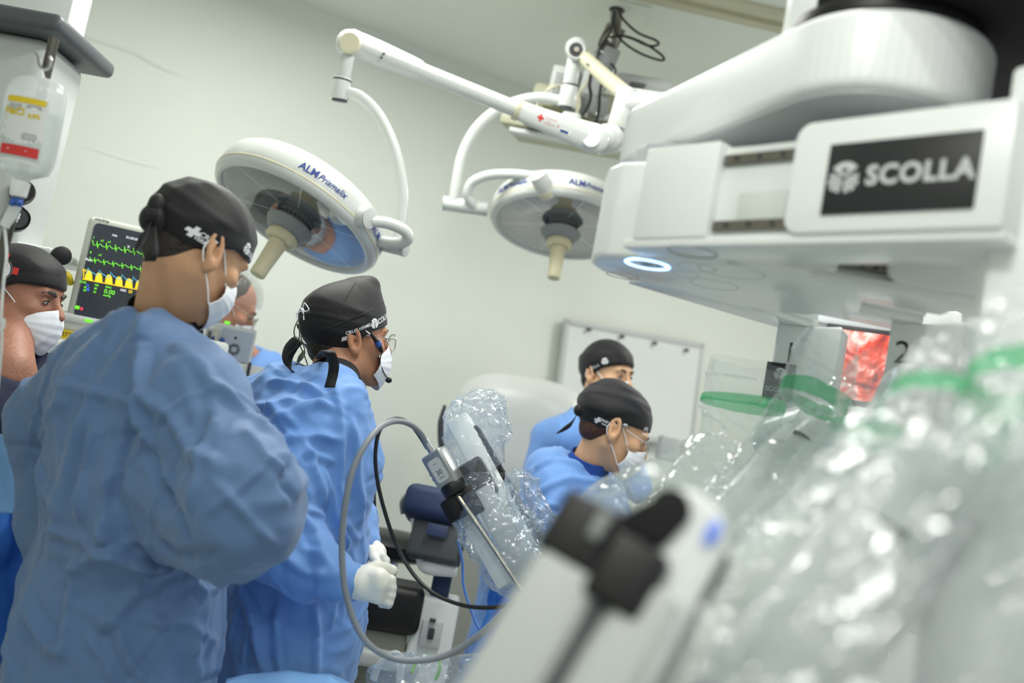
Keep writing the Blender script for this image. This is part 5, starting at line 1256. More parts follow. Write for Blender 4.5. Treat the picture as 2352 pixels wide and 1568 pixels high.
# columns
ca = pr([(0.508, 1.105), (0.600, 1.02), (0.72, 1.10), (0.62, 1.20)], 1.02, 1.93, 0.010, 'arm_column', M['robot'], RB_, 3)
c1_, u1, v1 = col(onz(1786, 742, ZB), onz(1875, 752, ZB), 0.085, 1.22, ZB + 0.002, c2=onz(1935, 752, ZB))
c2_, u2, v2 = col(onz(2046, 738, ZB), onz(2124, 744, ZB), 0.11, 1.22, ZB + 0.002, c2=onz(2222, 742, ZB))
# numerals and the small sign on the columns
def on_col(c0, u, x, y):
    n = np.array([-u[1], u[0], 0]); q = onpl(x, y, np.array([c0[0], c0[1], 0]), n); n = n if n @ c0 > 0 else -n; return q, n
for txt, x, y, c0, u, par in (('1', 1815, 812, onz(1786, 742, ZB), u1, c1_), ('2', 2072, 812, onz(2046, 738, ZB), u2, c2_)):
    q, n = on_col(c0, u, x, y); g = G(); v, f = place2(text_mesh(txt, 0.055), q - n * 0.0012, (u[0], u[1], 0), (0, 0, 1)); g.add(v, f, 0, False); g.build('numeral', M['black'], par)
q, n = on_col(onz(1786, 742, ZB), u1, 1790, 876); g = G(); ux = np.array((u1[0], u1[1], 0))
g.box(q - n * 0.002, (0.055, 0.003, 0.070), np.stack([ux, n, (0, 0, 1)], 1), 0.0005); sp = g.build('sign_plate', M['signb'], c1_)
g = G(); v, f = place2(logo_wheel(0.012), q - n * 0.0042 + (0, 0, 0.014), ux, (0, 0, 1)); g.add(v, f, 0, False); v, f = place2(text_mesh('SCOLLA', 0.013), q - n * 0.0042 - (0, 0, 0.016), ux, (0, 0, 1)); g.add(v, f, 0, False); g.build('sign_lettering', M['signw'], sp)
# lower arms under the drapes
def arm(pts, rs, name='robot_arm', m='robot', ell=None):
    g = G(); g.tube([P(*p) for p in pts], rs, n=36, res=8, ell=ell); g.ball(P(*pts[0]), rs[0]); g.ball(P(*pts[-1]), rs[-1]); return g.build(name, M[m], RB_)
a1_ = arm([(1790, 1010, 1.86), (1880, 985, 1.80), (1800, 1060, 1.74), (1660, 1210, 1.66), (1560, 1340, 1.6)], [0.050, 0.048, 0.047, 0.047, 0.047])
g = G(); q = bvh_of(a1_)
def mark(b, pts, w, par):
    h = [hit(b, x, y) for x, y in pts]; h = [a - nz(a - cC) * 0.0015 for a in h if a is not None]
    if len(h) < 2: return
    wr = np.interp(np.linspace(0, 1, len(h)), [0, 0.7, 1], w); g = G(); g.tube(h, list(wr), n=8, ell=(1, 0.15, cR)); g.build('arc_mark', M['black'], par)
mark(q, [(1823, 990), (1840, 996), (1855, 1005), (1866, 1016)], [0.007, 0.003, 0.001], a1_)
a2_ = arm([(2085, 900, 1.60), (2050, 985, 1.45), (1985, 1060, 1.36), (1880, 1180, 1.25), (1740, 1330, 1.15)], [0.045, 0.045, 0.045, 0.045, 0.045])
mark(bvh_of(a2_), [(1902, 1022), (1908, 1040), (1918, 1054)], [0.001, 0.003, 0.006], a2_)
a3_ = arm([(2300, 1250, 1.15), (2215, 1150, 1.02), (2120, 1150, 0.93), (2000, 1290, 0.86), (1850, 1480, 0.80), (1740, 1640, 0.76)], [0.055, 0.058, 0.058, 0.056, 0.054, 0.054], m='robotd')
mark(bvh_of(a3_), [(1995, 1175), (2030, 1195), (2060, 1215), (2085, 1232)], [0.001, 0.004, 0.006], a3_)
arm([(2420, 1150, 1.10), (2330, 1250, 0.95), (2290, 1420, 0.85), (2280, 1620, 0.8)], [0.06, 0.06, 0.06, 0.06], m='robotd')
# scope arm: white beam with black toothed strip
def ob(a, b, w, dp, name, m, parent, off=(0, 0), bev=0.003, tw=0.0):
    z = nz(b - a); x = nz(np.cross(z, cF)); y = np.cross(z, x); x, y = math.cos(tw) * x + math.sin(tw) * y, math.cos(tw) * y - math.sin(tw) * x
    g = G(); g.box((a + b) / 2 + x * off[0] + y * off[1], (w, dp, np.linalg.norm(b - a)), np.stack([x, y, z], 1), bev); return g.build(name, m, parent)
sa_ = ob(P(1052, 962, 2.16), P(1262, 1360, 2.02), 0.050, 0.05, 'robot_arm', M['robot'], RB_, bev=0.006)
ob(P(1090, 985, 2.15), P(1246, 1255, 2.06), 0.020, 0.045, 'belt_strip', M['blackm'], sa_, bev=0.002)
g = G()
for k in range(16):
    t_ = k / 15; a = P(1090 + 156 * t_, 985 + 270 * t_, 2.13 - 0.09 * t_); g.ball(a, (0.007, 0.007, 0.009), n=8)
g.build('belt_links', M['dgrey'], sa_)
g = G()
for (x, y) in ((1124, 1088), (1147, 1122)): g.cyl(P(x, y, 2.085), P(x, y, 2.11), 0.0028, n=10)
g.build('screws', M['dgrey'], sa_)
ob(P(1078, 1060, 2.08), P(1122, 1140, 2.06), 0.050, 0.04, 'instrument_drive', M['dgrey'], sa_, bev=0.006)
ob(P(1105, 1125, 2.06), P(1215, 1330, 1.98), 0.046, 0.035, 'guide_beam', M['robotd'], sa_, bev=0.004)
ob(P(1062, 1165, 2.09), P(1165, 1345, 2.02), 0.036, 0.035, 'guide_beam', M['robot'], sa_, bev=0.004)
for (a, b) in (((1143, 1180, 2.03), (1168, 1222, 2.02)), ((1190, 1245, 2.0), (1232, 1320, 1.97))):
    g = G(); g.tube([P(*a), P(*b)], 0.004, n=8, smooth_path=False); g.build('slot', M['dgrey'], sa_)
# nearest instrument carriage, out of focus
zc = nz(P(1560, 1130, 0.70) - P(1330, 1530, 0.66)); xc = nz(cR - zc * np.dot(cR, zc)); xc = nz(xc * 0.93 - cF * 0.30); xc = nz(xc - zc * np.dot(xc, zc)); yc = np.cross(zc, xc)
RC = np.stack([xc, yc, zc], 1); o = P(1430, 1330, 0.70)
def cbox(name, m, x, y, z, sx, sy, sz, par, bev=0.006):
    g = G(); g.box(o + RC @ np.array((x, y, z)), (sx, sy, sz), RC, bev, 4); return g.build(name, m, par)
nc = cbox('robot_arm', M['robotd'], 0.000, 0.035, -0.19, 0.110, 0.05, 0.40, RB_, 0.012)
cbox('carriage_block', M['lgrey'], -0.032, 0.0, -0.075, 0.052, 0.045, 0.13, nc, 0.008)
cbox('carriage_block', M['lgrey'], 0.028, 0.0, -0.095, 0.040, 0.045, 0.20, nc, 0.008)
cbox('groove', M['dgrey'], 0.000, -0.012, -0.07, 0.006, 0.012, 0.17, nc, 0.001)
cbox('groove', M['dgrey'], 0.055, 0.006, -0.07, 0.004, 0.020, 0.24, nc, 0.001)
cbox('instrument_dock', M['black'], -0.038, 0.000, 0.012, 0.050, 0.045, 0.050, nc, 0.006)
cbox('instrument_dock', M['black'], 0.006, -0.008, 0.000, 0.044, 0.040, 0.050, nc, 0.006)
cbox('dock_plate', M['grey'], -0.026, -0.026, 0.020, 0.010, 0.006, 0.020, nc, 0.002)
g = G(); sh = []
for a in np.linspace(0, PI, 14): sh.append((0.020 + 0.034 * math.cos(a), 0.046 + 0.034 * math.sin(a)))
sh += [(-0.014, -0.16), (0.054, -0.16)]
g.prism([o + RC @ np.array((x, -0.012, z)) for x, z in sh], RC @ np.array((0, 0.05, 0)), 0.006, 3); tw = g.build('carriage_tower', M['robot'], nc)
g = G(); sh = []
for a in np.linspace(0, PI, 12): sh.append((0.008 + 0.015 * math.cos(a), 0.056 + 0.016 * math.sin(a)))
for a in np.linspace(PI, 2 * PI, 12): sh.append((-0.001 + 0.019 * math.cos(a), 0.036 + 0.012 * math.sin(a)))
g.prism([o + RC @ np.array((x, -0.020, z)) for x, z in sh], RC @ np.array((0, 0.012, 0)), 0.002, 2); g.build('dark_socket', M['blackm'], nc)
g = G(); q = o + RC @ np.array((0.042, -0.016, 0.056)); g.ball(q, (0.005, 0.003, 0.010), R=RC); g.build('status_light', mat('blue_status_light', (120, 150, 240), 0.3, emit=(110, 140, 250), estr=0.12), nc)
g = G(); q = o + RC @ np.array((0.020, -0.024, -0.115)); g.lathe([(0, 0), (0.009, 0), (0.009, 0.01)], q, yc, n=20); g.build('latch_button', M['dgrey'], nc)

# ================================================================ CLEAR DRAPES
def bag(name, label, path, radii, amp=0.010, lam=0.06, seed=1, m='film', n=110, res=16, squash=(1, 1), bands=(), closed=False, group=None, cat='plastic drape', jag=0.006):
    pts = np.array([P(*p) for p in path]); q, rr = spline(pts, np.array(radii, float), res)
    ell = (squash[0], squash[1], cR)
    v, f = sweep(q, rr, n, ell); v = np.array(v); N = len(q)
    cen = np.repeat(q, n, 0); rad = v - cen; rl = np.linalg.norm(rad, axis=1)[:, None] + 1e-9
    h = crumple(v, lam, seed, 6, 0.4) * amp + crumple(v, lam * 0.35, seed + 9, 5, 0.4) * amp * 0.45
    v = v + rad / rl * h[:, None]
    v = v + rad / rl * (paper(v, seed + 40, 20, 0.006, 0.22) * min(0.006, amp * 0.6))[:, None]
    T = np.gradient(q, axis=0); T /= np.linalg.norm(T, axis=1)[:, None]
    v[:n] += T[0] * (crumple(v[:n], 0.03, seed + 3) * jag)[:, None]
    g = G(); g.autosharp = False; g.add(v, f)
    o = g.build(name, M[m], None, loc=pts[-1]); tag(o, label, cat, group)
    for s0, s1 in bands:
        i0, i1 = int(s0 * (N - 1)), max(int(s0 * (N - 1)) + 1, int(s1 * (N - 1)))
        vv = v.reshape(N, n, 3)[i0:i1 + 1]; cc = q[i0:i1 + 1][:, None, :]; vv = cc + (vv - cc) * 1.012
        g = G(); g.autosharp = False; g.grid(vv, wrap=True); g.build('green_band', M['filmg'], o)
    return o
bag('clear_drape', 'clear plastic drape bag with a straight green band, left of the numbered column', [(1716, 832, 1.80), (1709, 880, 1.79), (1706, 925, 1.78), (1702, 965, 1.77), (1700, 1040, 1.75), (1640, 1130, 1.70), (1560, 1240, 1.64)], [0.064, 0.070, 0.071, 0.070, 0.078, 0.080, 0.085], 0.008, 0.07, 3, res=18, squash=(1, 0.38), bands=((0.29, 0.39),))
bag('clear_drape', 'clear plastic drape bag with a slanting green band, in front of the red monitor picture', [(1915, 762, 1.72), (1895, 820, 1.70), (1880, 880, 1.66), (1862, 935, 1.63), (1830, 1000, 1.60), (1780, 1090, 1.56), (1690, 1200, 1.50)], [0.040, 0.054, 0.058, 0.055, 0.06, 0.065, 0.07], 0.008, 0.07, 13, res=18, squash=(1, 0.45), bands=((0.38, 0.49),))
bag('clear_drape', 'smoky clear drape bag with a low curved green band, under the numeral two', [(2050, 838, 1.30), (2010, 880, 1.28), (1997, 945, 1.26), (1990, 1000, 1.25), (1950, 1070, 1.22), (1880, 1180, 1.15), (1780, 1300, 1.10)], [0.030, 0.036, 0.040, 0.040, 0.055, 0.06, 0.06], 0.008, 0.06, 23, 'filmh', res=16, squash=(1, 0.5), bands=((0.42, 0.53),))
bag('clear_drape', 'blurred drape bag with a wide green band stretched level across, near the right edge', [(2230, 800, 0.98), (2190, 870, 0.95), (2170, 950, 0.92), (2150, 1010, 0.90), (2110, 1100, 0.86), (2040, 1230, 0.82)], [0.035, 0.045, 0.052, 0.055, 0.075, 0.08], 0.009, 0.06, 33, 'filmh', bands=((0.40, 0.55),))
bag('clear_drape', 'blurred crumpled drape with green corner at the right edge beside the white column', [(2330, 690, 0.88), (2320, 790, 0.86), (2325, 880, 0.84), (2330, 960, 0.82), (2310, 1100, 0.80)], [0.022, 0.032, 0.036, 0.036, 0.05], 0.010, 0.05, 43, 'filmh', bands=((0.42, 0.6),))
bag('clear_drape', 'crinkled clear plastic sleeve over the scope arm with puffed top', [(1100, 893, 2.12), (1102, 915, 2.12), (1098, 965, 2.12), (1090, 1030, 2.12), (1085, 1100, 2.10), (1120, 1180, 2.06), (1165, 1250, 2.02), (1190, 1310, 1.98), (1215, 1345, 1.96)], [0.008, 0.045, 0.066, 0.060, 0.048, 0.068, 0.072, 0.060, 0.03], 0.014, 0.055, 53, 'filmc', res=18, n=130)
bag('clear_drape', 'crinkled clear plastic tail bunched beside the bent woman', [(1170, 1080, 2.04), (1195, 1120, 2.04), (1215, 1170, 2.02), (1240, 1215, 2.0), (1275, 1250, 1.98)], [0.010, 0.032, 0.036, 0.040, 0.03], 0.012, 0.045, 63, 'filmc', res=14, n=90)
bag('clear_drape', 'clear plastic puffed over the middle arm in front of the woman', [(1660, 1050, 1.62), (1590, 1100, 1.60), (1510, 1150, 1.58), (1430, 1200, 1.56), (1370, 1280, 1.54), (1320, 1400, 1.5)], [0.045, 0.055, 0.062, 0.070, 0.075, 0.08], 0.014, 0.07, 73, 'film', res=16, n=120)
def sheet(name, label, x0, x1, y0, y1, dfn, amp, lam, seed, m, nx=200, ny=150, top=None, left=None):
    X = np.zeros((ny, nx, 3)); rr_ = []
    for j, b in enumerate(np.linspace(0, 1, ny)):
        for i, a in enumerate(np.linspace(0, 1, nx)):
            xl = x0 if left is None else np.interp(b, [k[0] for k in left], [k[1] for k in left]); x = xl + (x1 - xl) * a
            yt = y0 if top is None else np.interp(x, [k[0] for k in top], [k[1] for k in top]); y = yt + (y1 - yt) * b
            r = ray(x, y); X[j, i] = cC + r * dfn(a, b, x, y); rr_.append(r)
    p = X.reshape(-1, 3); r = np.array(rr_); r /= np.linalg.norm(r, axis=1)[:, None]
    h = crumple(p, lam, seed, 7, 0.5) * amp + crumple(p, lam * 0.4, seed + 5, 6, 0.5) * amp * 0.5
    h = h + paper(p, seed + 40, 26, 0.008, 0.2) * 0.008 + crumple(p, 0.035, seed + 77, 6, 0.5) * 0.004
    p = p + r * h[:, None] + cU * (crumple(p, lam * 0.8, seed + 17) * amp * 0.5)[:, None]
    g = G(); g.autosharp = False; g.grid(p.reshape(ny, nx, 3)); o = g.build(name, M[m], None, loc=p[-1]); return tag(o, label, 'plastic drape')
sheet('clear_drape', 'big blurred clear plastic sheet hanging over the nearest robot arms at lower right', 1500, 2440, 1000, 1640, lambda a, b, x, y: 0.70 + 0.10 * math.sin(a * 5 + b * 3) - 0.06 * b, 0.018, 0.20, 83, 'filmh',
      top=[(1400, 1200), (1560, 1080), (1700, 1130), (1850, 1090), (2000, 1020), (2130, 960), (2250, 900), (2440, 820)], left=[(0, 1600), (0.4, 1560), (1, 1480)])
sheet('clear_drape', 'blurred clear plastic sheet swelling over the black instrument docks', 1290, 1760, 1020, 1400, lambda a, b, x, y: 0.86 + 0.05 * math.sin(a * PI) * -1 + 0.05 * b, 0.014, 0.14, 93, 'filmh',
      top=[(1200, 1290), (1330, 1160), (1430, 1090), (1540, 1040), (1650, 1060), (1760, 1150)], left=[(0, 1330), (0.5, 1290), (1, 1240)])
sheet('clear_drape', 'blurred clear plastic bunched along the bottom right corner', 1500, 2440, 1330, 1640, lambda a, b, x, y: 0.60 + 0.05 * math.sin(a * 9) - 0.04 * b, 0.018, 0.13, 103, 'filmh',
      top=[(1400, 1480), (1600, 1400), (1750, 1330), (1950, 1400), (2100, 1350), (2440, 1250)])

# ================================================================ ENDOSCOPE
S0 = P(1018, 1128, 2.04)
E0 = thing('endoscope', 'silver endoscope camera head with black collar and long steel shaft', 'endoscope', S0)
ea, eb_ = P(998, 1043, 2.06), P(1036, 1108, 2.05); ez = nz(eb_ - ea); ex = nz(np.cross(ez, cF)); ex = nz(ex * 0.94 + np.cross(ez, ex) * 0.34); ey = np.cross(ez, ex); RE = np.stack([ex, ey, ez], 1)
g = G(); g.box((ea + eb_) / 2, (0.050, 0.040, np.linalg.norm(eb_ - ea) + 0.012), RE, 0.006, 4); hd = g.build('camera_head', mat('silver_scope_body', (168, 170, 168), 0.32, metal=0.7), E0)
side = 1 if np.dot(ey, cF) < 0 else -1
g = G(); oc = (ea + eb_) / 2 + ey * side * 0.0205; sh = []
for cx, cz, a0 in ((0.008, 0.018, 0), (-0.008, 0.018, 90), (-0.008, -0.018, 180), (0.008, -0.018, 270)):
    for a in np.linspace(a0, a0 + 90, 6): sh.append((cx + 0.007 * math.cos(math.radians(a)), cz + 0.007 * math.sin(math.radians(a))))
g.prism([oc + ex * x + ez * z for x, z in sh], ey * side * 0.0012, 0.0); lp_ = g.build('label_plate', M['lgrey'], hd)
g = G()
for tx, z_, s_ in (('30', 0.004, 0.015), ('o n', -0.014, 0.006), ('DUAL', 0.016, 0.005)):
    v, f = place2(text_mesh(tx, s_), oc + ey * side * 0.0018 + ez * z_, ex * side * (1 if side < 0 else 1), ez if side < 0 else ez); g.add(v, f, 0, False)
g.build('lettering', M['dgrey'], lp_)
g = G()
for z_ in (-0.002, 0.010): q = (ea + eb_) / 2 - ex * 0.026 * (1 if np.dot(ex, cR) > 0 else -1) + ez * z_; g.cyl(q, q - ex * 0.006 * (1 if np.dot(ex, cR) > 0 else -1), 0.0045, n=14)
g.build('head_buttons', M['black'], hd)
g = G(); g.cyl(P(1036, 1108, 2.05), P(1050, 1134, 2.045), 0.027, 0.0265, n=32, bev=0.004); g.cyl(P(1050, 1134, 2.045), P(1056, 1146, 2.04), 0.018, n=24, bev=0.002); g.build('collar', M['black'], E0)
g = G(); g.cyl(P(1034, 1143, 2.05), P(1060, 1188, 2.04), 0.026, 0.027, n=32, bev=0.005); g.build('sleeve', M['blackm'], E0)
ob(P(1068, 1120, 2.05), P(1102, 1178, 2.04), 0.030, 0.04, 'adapter', M['black'], E0, bev=0.004)
g = G(); g.tube([P(1052, 1140, 2.03), P(1125, 1245, 1.98), P(1215, 1380, 1.92)], 0.0055, n=16); g.build('shaft', M['shaft'], E0)
g = G(); g.cyl(P(994, 1040, 2.06), P(980, 1017, 2.06), 0.008, 0.0065, n=16); g.cyl(P(980, 1017, 2.06), P(975, 1008, 2.06), 0.007, n=16); g.build('cable_plug', M['chrome'], E0)
cable('endoscope_cable', 'thick grey cable looping down from the silver endoscope head', [(980, 1018, 2.06), (964, 992, 2.04), (938, 972, 2.0), (905, 967, 1.96), (872, 982, 1.92), (840, 1020, 1.88), (812, 1075, 1.86), (796, 1140, 1.85), (787, 1210, 1.85), (786, 1290, 1.85), (794, 1360, 1.85), (815, 1430, 1.85), (850, 1482, 1.85), (905, 1512, 1.86), (970, 1516, 1.86), (1035, 1500, 1.86), (1095, 1462, 1.85), (1150, 1412, 1.84), (1210, 1350, 1.80)], 0.0060, M['cableg'], n=12)
cable('light_cable', 'thin black cable looping inside the grey cable from the endoscope', [(982, 1030, 2.07), (960, 995, 2.06), (938, 970, 2.04), (910, 961, 2.02), (884, 972, 2.0), (868, 1000, 2.0), (862, 1050, 2.0), (868, 1110, 2.0), (884, 1175, 2.0), (908, 1245, 2.0), (945, 1312, 1.98), (990, 1358, 1.96), (1050, 1386, 1.94), (1110, 1395, 1.92), (1180, 1388, 1.9), (1230, 1370, 1.85)], 0.0042, M['cableb'], n=10)
# ================================================================ LEFT SIDE EQUIPMENT
def vbox(name, m, c, size, yaw, parent, bev=0.004, tilt=0.0):
    g = G(); g.box(c, size, zmat(math.radians(yaw), math.radians(tilt)), bev, 3); return g.build(name, m, parent)
def pixbox(name, m, xl, xr, yt, yb, d, dep, parent, bev=0.004, yaw=None, z0=None, z1=None):
    """upright box whose camera-side face spans those pixels at depth d"""
    a, b = P(xl, (yt + yb) / 2, d), P(xr, (yt + yb) / 2, d)
    ctr = (a + b) / 2; ang = math.atan2(b[1] - a[1], b[0] - a[0]) + PI / 2 if yaw is None else math.radians(yaw)
    R = zmat(ang); w = abs((b - a) @ R[:, 0]); zt = P((xl + xr) / 2, yt, d)[2] if z1 is None else z1; zb = P((xl + xr) / 2, yb, d)[2] if z0 is None else z0
    g = G(); c = np.array([ctr[0], ctr[1], (zt + zb) / 2]) + R[:, 1] * dep / 2; g.box(c, (w, dep, zt - zb), R, bev, 3)
    return g.build(name, m, parent), c, R, (w, dep, zt - zb)
# supply column
pc = P(60, 300, 2.75)
T = thing('supply_column', 'tall white equipment column with grey top cap at the upper left', 'equipment column', (pc[0] - 0.15, pc[1] + 0.1, 0))
pixbox('column_panel', M['white2'], -140, 118, -60, 500, 2.75, 0.10, T, 0.006, z0=0.0, z1=2.75)
bx = pixbox('column_body', M['lgrey'], -160, 62, 50, 560, 2.45, 0.22, T, 0.03, z0=1.62)
g = G(); cp = bx[1]; g.box((cp[0], cp[1] - 0.01, P(40, 55, 2.45)[2] + 0.01), (0.34, 0.34, 0.045), bx[2], 0.018, 4); g.build('top_cap', mat('slate_cap', (86, 90, 94), 0.4), T)
sh_ = pixbox('shelf', M['white2'], -140, 122, 545, 565, 2.5, 0.30, T, 0.006)
sh2 = pixbox('shelf_side', M['white2'], 92, 120, 566, 640, 2.5, 0.02, T, 0.003)
# dials
dz = thing('pressure_gauge', 'round black pressure gauge on the white column above the older man', 'gauge', P(38, 502, 2.42))
g = G(); c = P(38, 502, 2.44); nn = nz(-cF * 0.85 + cR * 0.5); nn = nz(nn * (1, 1, 0)); g.lathe([(0, 0.02), (0.026, 0.02), (0.028, 0.024), (0.030, 0.022), (0.031, 0.0), (0.031, -0.03), (0, -0.03)], c, nn, n=36); g.build('rim', M['black'], dz)
g = G(); g.lathe([(0, 0.0205), (0.024, 0.0205)], c + nn * 0.0005, nn, n=36); g.build('dial_face', M['dgrey'], dz)
g = G(); xg = nz(np.cross((0, 0, 1), nn)); g.tube([c + nn * 0.023 - (0, 0, 0.012), c + nn * 0.023 + (0, 0, 0.012) + xg * 0.004], 0.0022, n=6, smooth_path=False); g.tube([c + nn * 0.023 - xg * 0.006, c + nn * 0.023 + xg * 0.006], 0.002, n=6, smooth_path=False); g.build('needle', M['capp'], dz)
g = G(); g.lathe([(0, 0.02), (0.026, 0.02), (0.030, 0.0), (0.030, -0.03)], P(52, 440, 2.44), nn, n=32); dk = g.build('gauge', M['black'], T)
# hoses and knob
cable('gas_hose', 'dark blue gas hose running down the wall beside the white column', [(62, 430, 2.9), (72, 480, 2.9), (78, 520, 2.9), (84, 560, 2.9), (86, 620, 2.9)], 0.0065, M['blue'])
cable('gas_hose', 'short dark blue hose nearest the white column edge', [(52, 480, 2.8), (58, 515, 2.8), (62, 550, 2.8), (60, 600, 2.8)], 0.0055, M['blue'])
cable('breathing_hose', 'yellow hose emerging behind the black cap of the older man', [(100, 600, 2.6), (122, 618, 2.6), (140, 624, 2.6), (156, 634, 2.6), (162, 650, 2.62)], 0.0095, M['yellow'])
kt = thing('control_knob', 'black round knob behind the cap of the older man', 'knob', P(140, 587, 2.55))
g = G(); k0 = P(118, 590, 2.58); k1 = P(144, 587, 2.50); g.cyl(k0, k1, 0.020, 0.024, n=28, bev=0.006); g.build('grip', M['black'], kt)
g = G(); g.cyl(P(108, 600, 2.6), k0, 0.010, n=16); g.build('spindle', M['black'], kt)
# IV pole, hook and bottle
ip = P(45, 420, 1.80)
T = thing('infusion_pole', 'steel infusion pole with hook rising behind the plastic bottle', 'infusion pole', (ip[0], ip[1], 0))
zt_ = P(90, 70, 1.80)[2]
g = G(); g.cyl((ip[0], ip[1], 0.05), (ip[0], ip[1], zt_), 0.0095, n=20); g.build('pole', M['polest'], T)
g = G()
for k in range(5): a = k * 2 * PI / 5; g.tube([(ip[0], ip[1], 0.08), (ip[0] + 0.28 * math.cos(a), ip[1] + 0.28 * math.sin(a), 0.03)], 0.012, n=8, smooth_path=False)
g.build('base', M['chrome'], T)
g = G(); g.tube([P(*q) for q in ((81, 122, 1.80), (88, 130, 1.77), (90, 148, 1.75), (100, 160, 1.74), (114, 155, 1.74), (118, 140, 1.74), (115, 130, 1.74))], 0.003, n=8); g.build('hook', M['chrome'], T)
bc = P(70, 285, 1.72)
T = thing('infusion_bottle', 'translucent plastic infusion bottle with yellow and red label, hanging upside down', 'infusion bottle', P(90, 170, 1.72))
bz = nz(P(92, 185, 1.72) - P(52, 400, 1.72)); bx_ = nz(cR - bz * np.dot(cR, bz)); by_ = np.cross(bz, bx_)
g = G(); ra = [0.010, 0.018, 0.045, 0.051, 0.052, 0.052, 0.052, 0.050, 0.042, 0.022, 0.012]
hh = [-0.100, -0.092, -0.080, -0.060, -0.03, 0.0, 0.04, 0.062, 0.078, 0.086, 0.088]
c_ = P(71, 290, 1.72); g.tube([c_ + bz * h * 0.98 for h in hh], ra, n=40, res=4, ell=(1.0, 0.62, bx_)); bt = g.build('bottle', M['bottle'], T)
g = G(); g.tube([c_ + bz * h * 0.98 for h in (-0.092, -0.075, -0.03, 0.025)], [0.018, 0.042, 0.0495, 0.0495], n=32, res=4, ell=(1.0, 0.62, bx_)); g.build('fluid', film('clear_fluid', 0.10, rough=0.02, gl=0.6, bstr=0.0), T)
g = G(); g.tube([c_ + bz * 0.084, c_ + bz * 0.100], [0.010, 0.003], n=12); g.build('hanger', M['bottle'], T)
bb = bvh_of(bt); g = G()
def lab(it, du, dz_, mi, lf): v, f = place2(it, c_ - by_ * 0.08 + bx_ * du + bz * dz_, bx_, bz); g.add(project(v, bb, by_, lf), f, mi, False)
if np.dot(by_, cF) < 0: by_ = -by_
lab(rect2(0.072, 0.112, (0, 0), 10, 2), 0.0, -0.012, 0, 0.0008)
lab(rect2(0.066, 0.010, (0, 0), 10, 1), 0.0, 0.038, 1, 0.0016); lab(rect2(0.064, 0.017, (0, 0), 10, 1), 0.002, -0.048, 2, 0.0016)
lab(text_mesh('NaCl', 0.017, bold=0.0006), -0.016, 0.017, 1, 0.0016); lab(text_mesh('0,9%', 0.010, bold=0.0005), 0.018, 0.013, 1, 0.0016)
for k in range(5): lab(rect2(0.026 if k % 2 else 0.022, 0.0016), 0.016, 0.030 - 0.0 - k * 0.0032 if k < 2 else -0.010 - k * 0.0042, 3, 0.0016)
for k in range(4): lab(rect2(0.022, 0.0014), -0.016, 0.029 - k * 0.003, 3, 0.0016)
for k in range(5): lab(rect2(0.002, 0.002), -0.030, 0.024 - k * 0.018, 3, 0.0016)
lab(rect2(0.034, 0.0012), 0.0, -0.047, 0, 0.0022)
g.build('label', [M['label'], M['lyellow'], M['lred'], M['lgreyp']], T)
g = G(); q = c_ - bz * 0.096; g.cyl(q, q - bz * 0.028, 0.016, 0.014, n=24, bev=0.003); g.build('cap', M['white2'], T)
g = G(); q2 = q - bz * 0.030; g.cyl(q2, q2 - bz * 0.014, 0.010, n=16); g.ball(q2 - bz * 0.008 + bx_ * 0.008 - by_ * 0.01, 0.006, n=10); g.ball(q2 - bz * 0.010 - bx_ * 0.002 - by_ * 0.01, 0.006, n=10); g.build('spike_clip', M['blue'], T)
g = G(); q3 = q2 - bz * 0.012; q4 = P(10, 520, 1.72); g.tube([q3, (q3 + q4) / 2, q4], [0.010, 0.0105, 0.008], n=20); g.build('drip_chamber', M['bottle'], T)
g = G(); g.tube([q4, P(15, 580, 1.70), P(9, 640, 1.68), P(3, 720, 1.66), P(4, 790, 1.66), P(-6, 900, 1.66)], 0.0026, n=10); g.tube([P(4, 745, 1.64), P(9, 735, 1.63), P(8, 750, 1.63), P(0, 760, 1.63)], 0.003, n=8); g.build('tubing', M['bottle'], T)

# ================================================================ PATIENT MONITOR
d = 2.62
TLp = P(212, 505, d); yawm = math.atan2(1, 0) + 0.16
RM2 = zmat(math.radians(104), math.radians(0)); nrm = -RM2[:, 1]; o = P(250, 620, d)
def mp(x, y, lift=0.0): return onpl(x, y, o, nrm) + nrm * lift
T = thing('patient_monitor', 'patient monitor with green, blue and yellow traces behind the front man', 'patient monitor', mp(250, 745))
cc = [mp(x, y) for x, y in ((208, 497), (152, 722))]
X0 = RM2[:, 0]
tl = mp(207, 503); bl = mp(157, 728); hM = tl[2] - bl[2]; wM = hM * 1.28
def inset(i, j, w, h): return tl + X0 * i - np.array((0, 0, j)) + X0 * w / 2 - np.array((0, 0, h / 2))
g = G(); g.box(tl + X0 * wM / 2 - (0, 0, hM / 2) - nrm * 0.03, (wM + 0.012, 0.06, hM + 0.022), RM2, 0.016, 4); bo_ = g.build('casing', mat('monitor_casing', (206, 210, 198), 0.45), T)
s0 = mp(222, 520); iw = wM - 0.035; 
def prism_round(c, w, h, r, dep, name, m, par):
    sh = []
    for sx, sz, a0 in ((1, 1, 0), (-1, 1, 90), (-1, -1, 180), (1, -1, 270)):
        for a in np.linspace(a0, a0 + 90, 6): sh.append((sx * (w / 2 - r) + r * math.cos(math.radians(a)), sz * (h / 2 - r) + r * math.sin(math.radians(a))))
    g = G(); g.prism([c + X0 * x + np.array((0, 0, z)) for x, z in sh], nrm * dep, 0.0); return g.build(name, m, par)
cs = tl + X0 * (wM / 2 + 0.004) - (0, 0, hM / 2)
inn = prism_round(cs - nrm * 0.001, wM - 0.020, hM - 0.012, 0.012, 0.004, 'inner_frame', mat('slate_frame', (64, 72, 84), 0.4), T)
sc_ = prism_round(cs + nrm * 0.002 + (0, 0, 0.004), wM - 0.052, hM - 0.040, 0.002, 0.0015, 'screen', M['screen'], T)
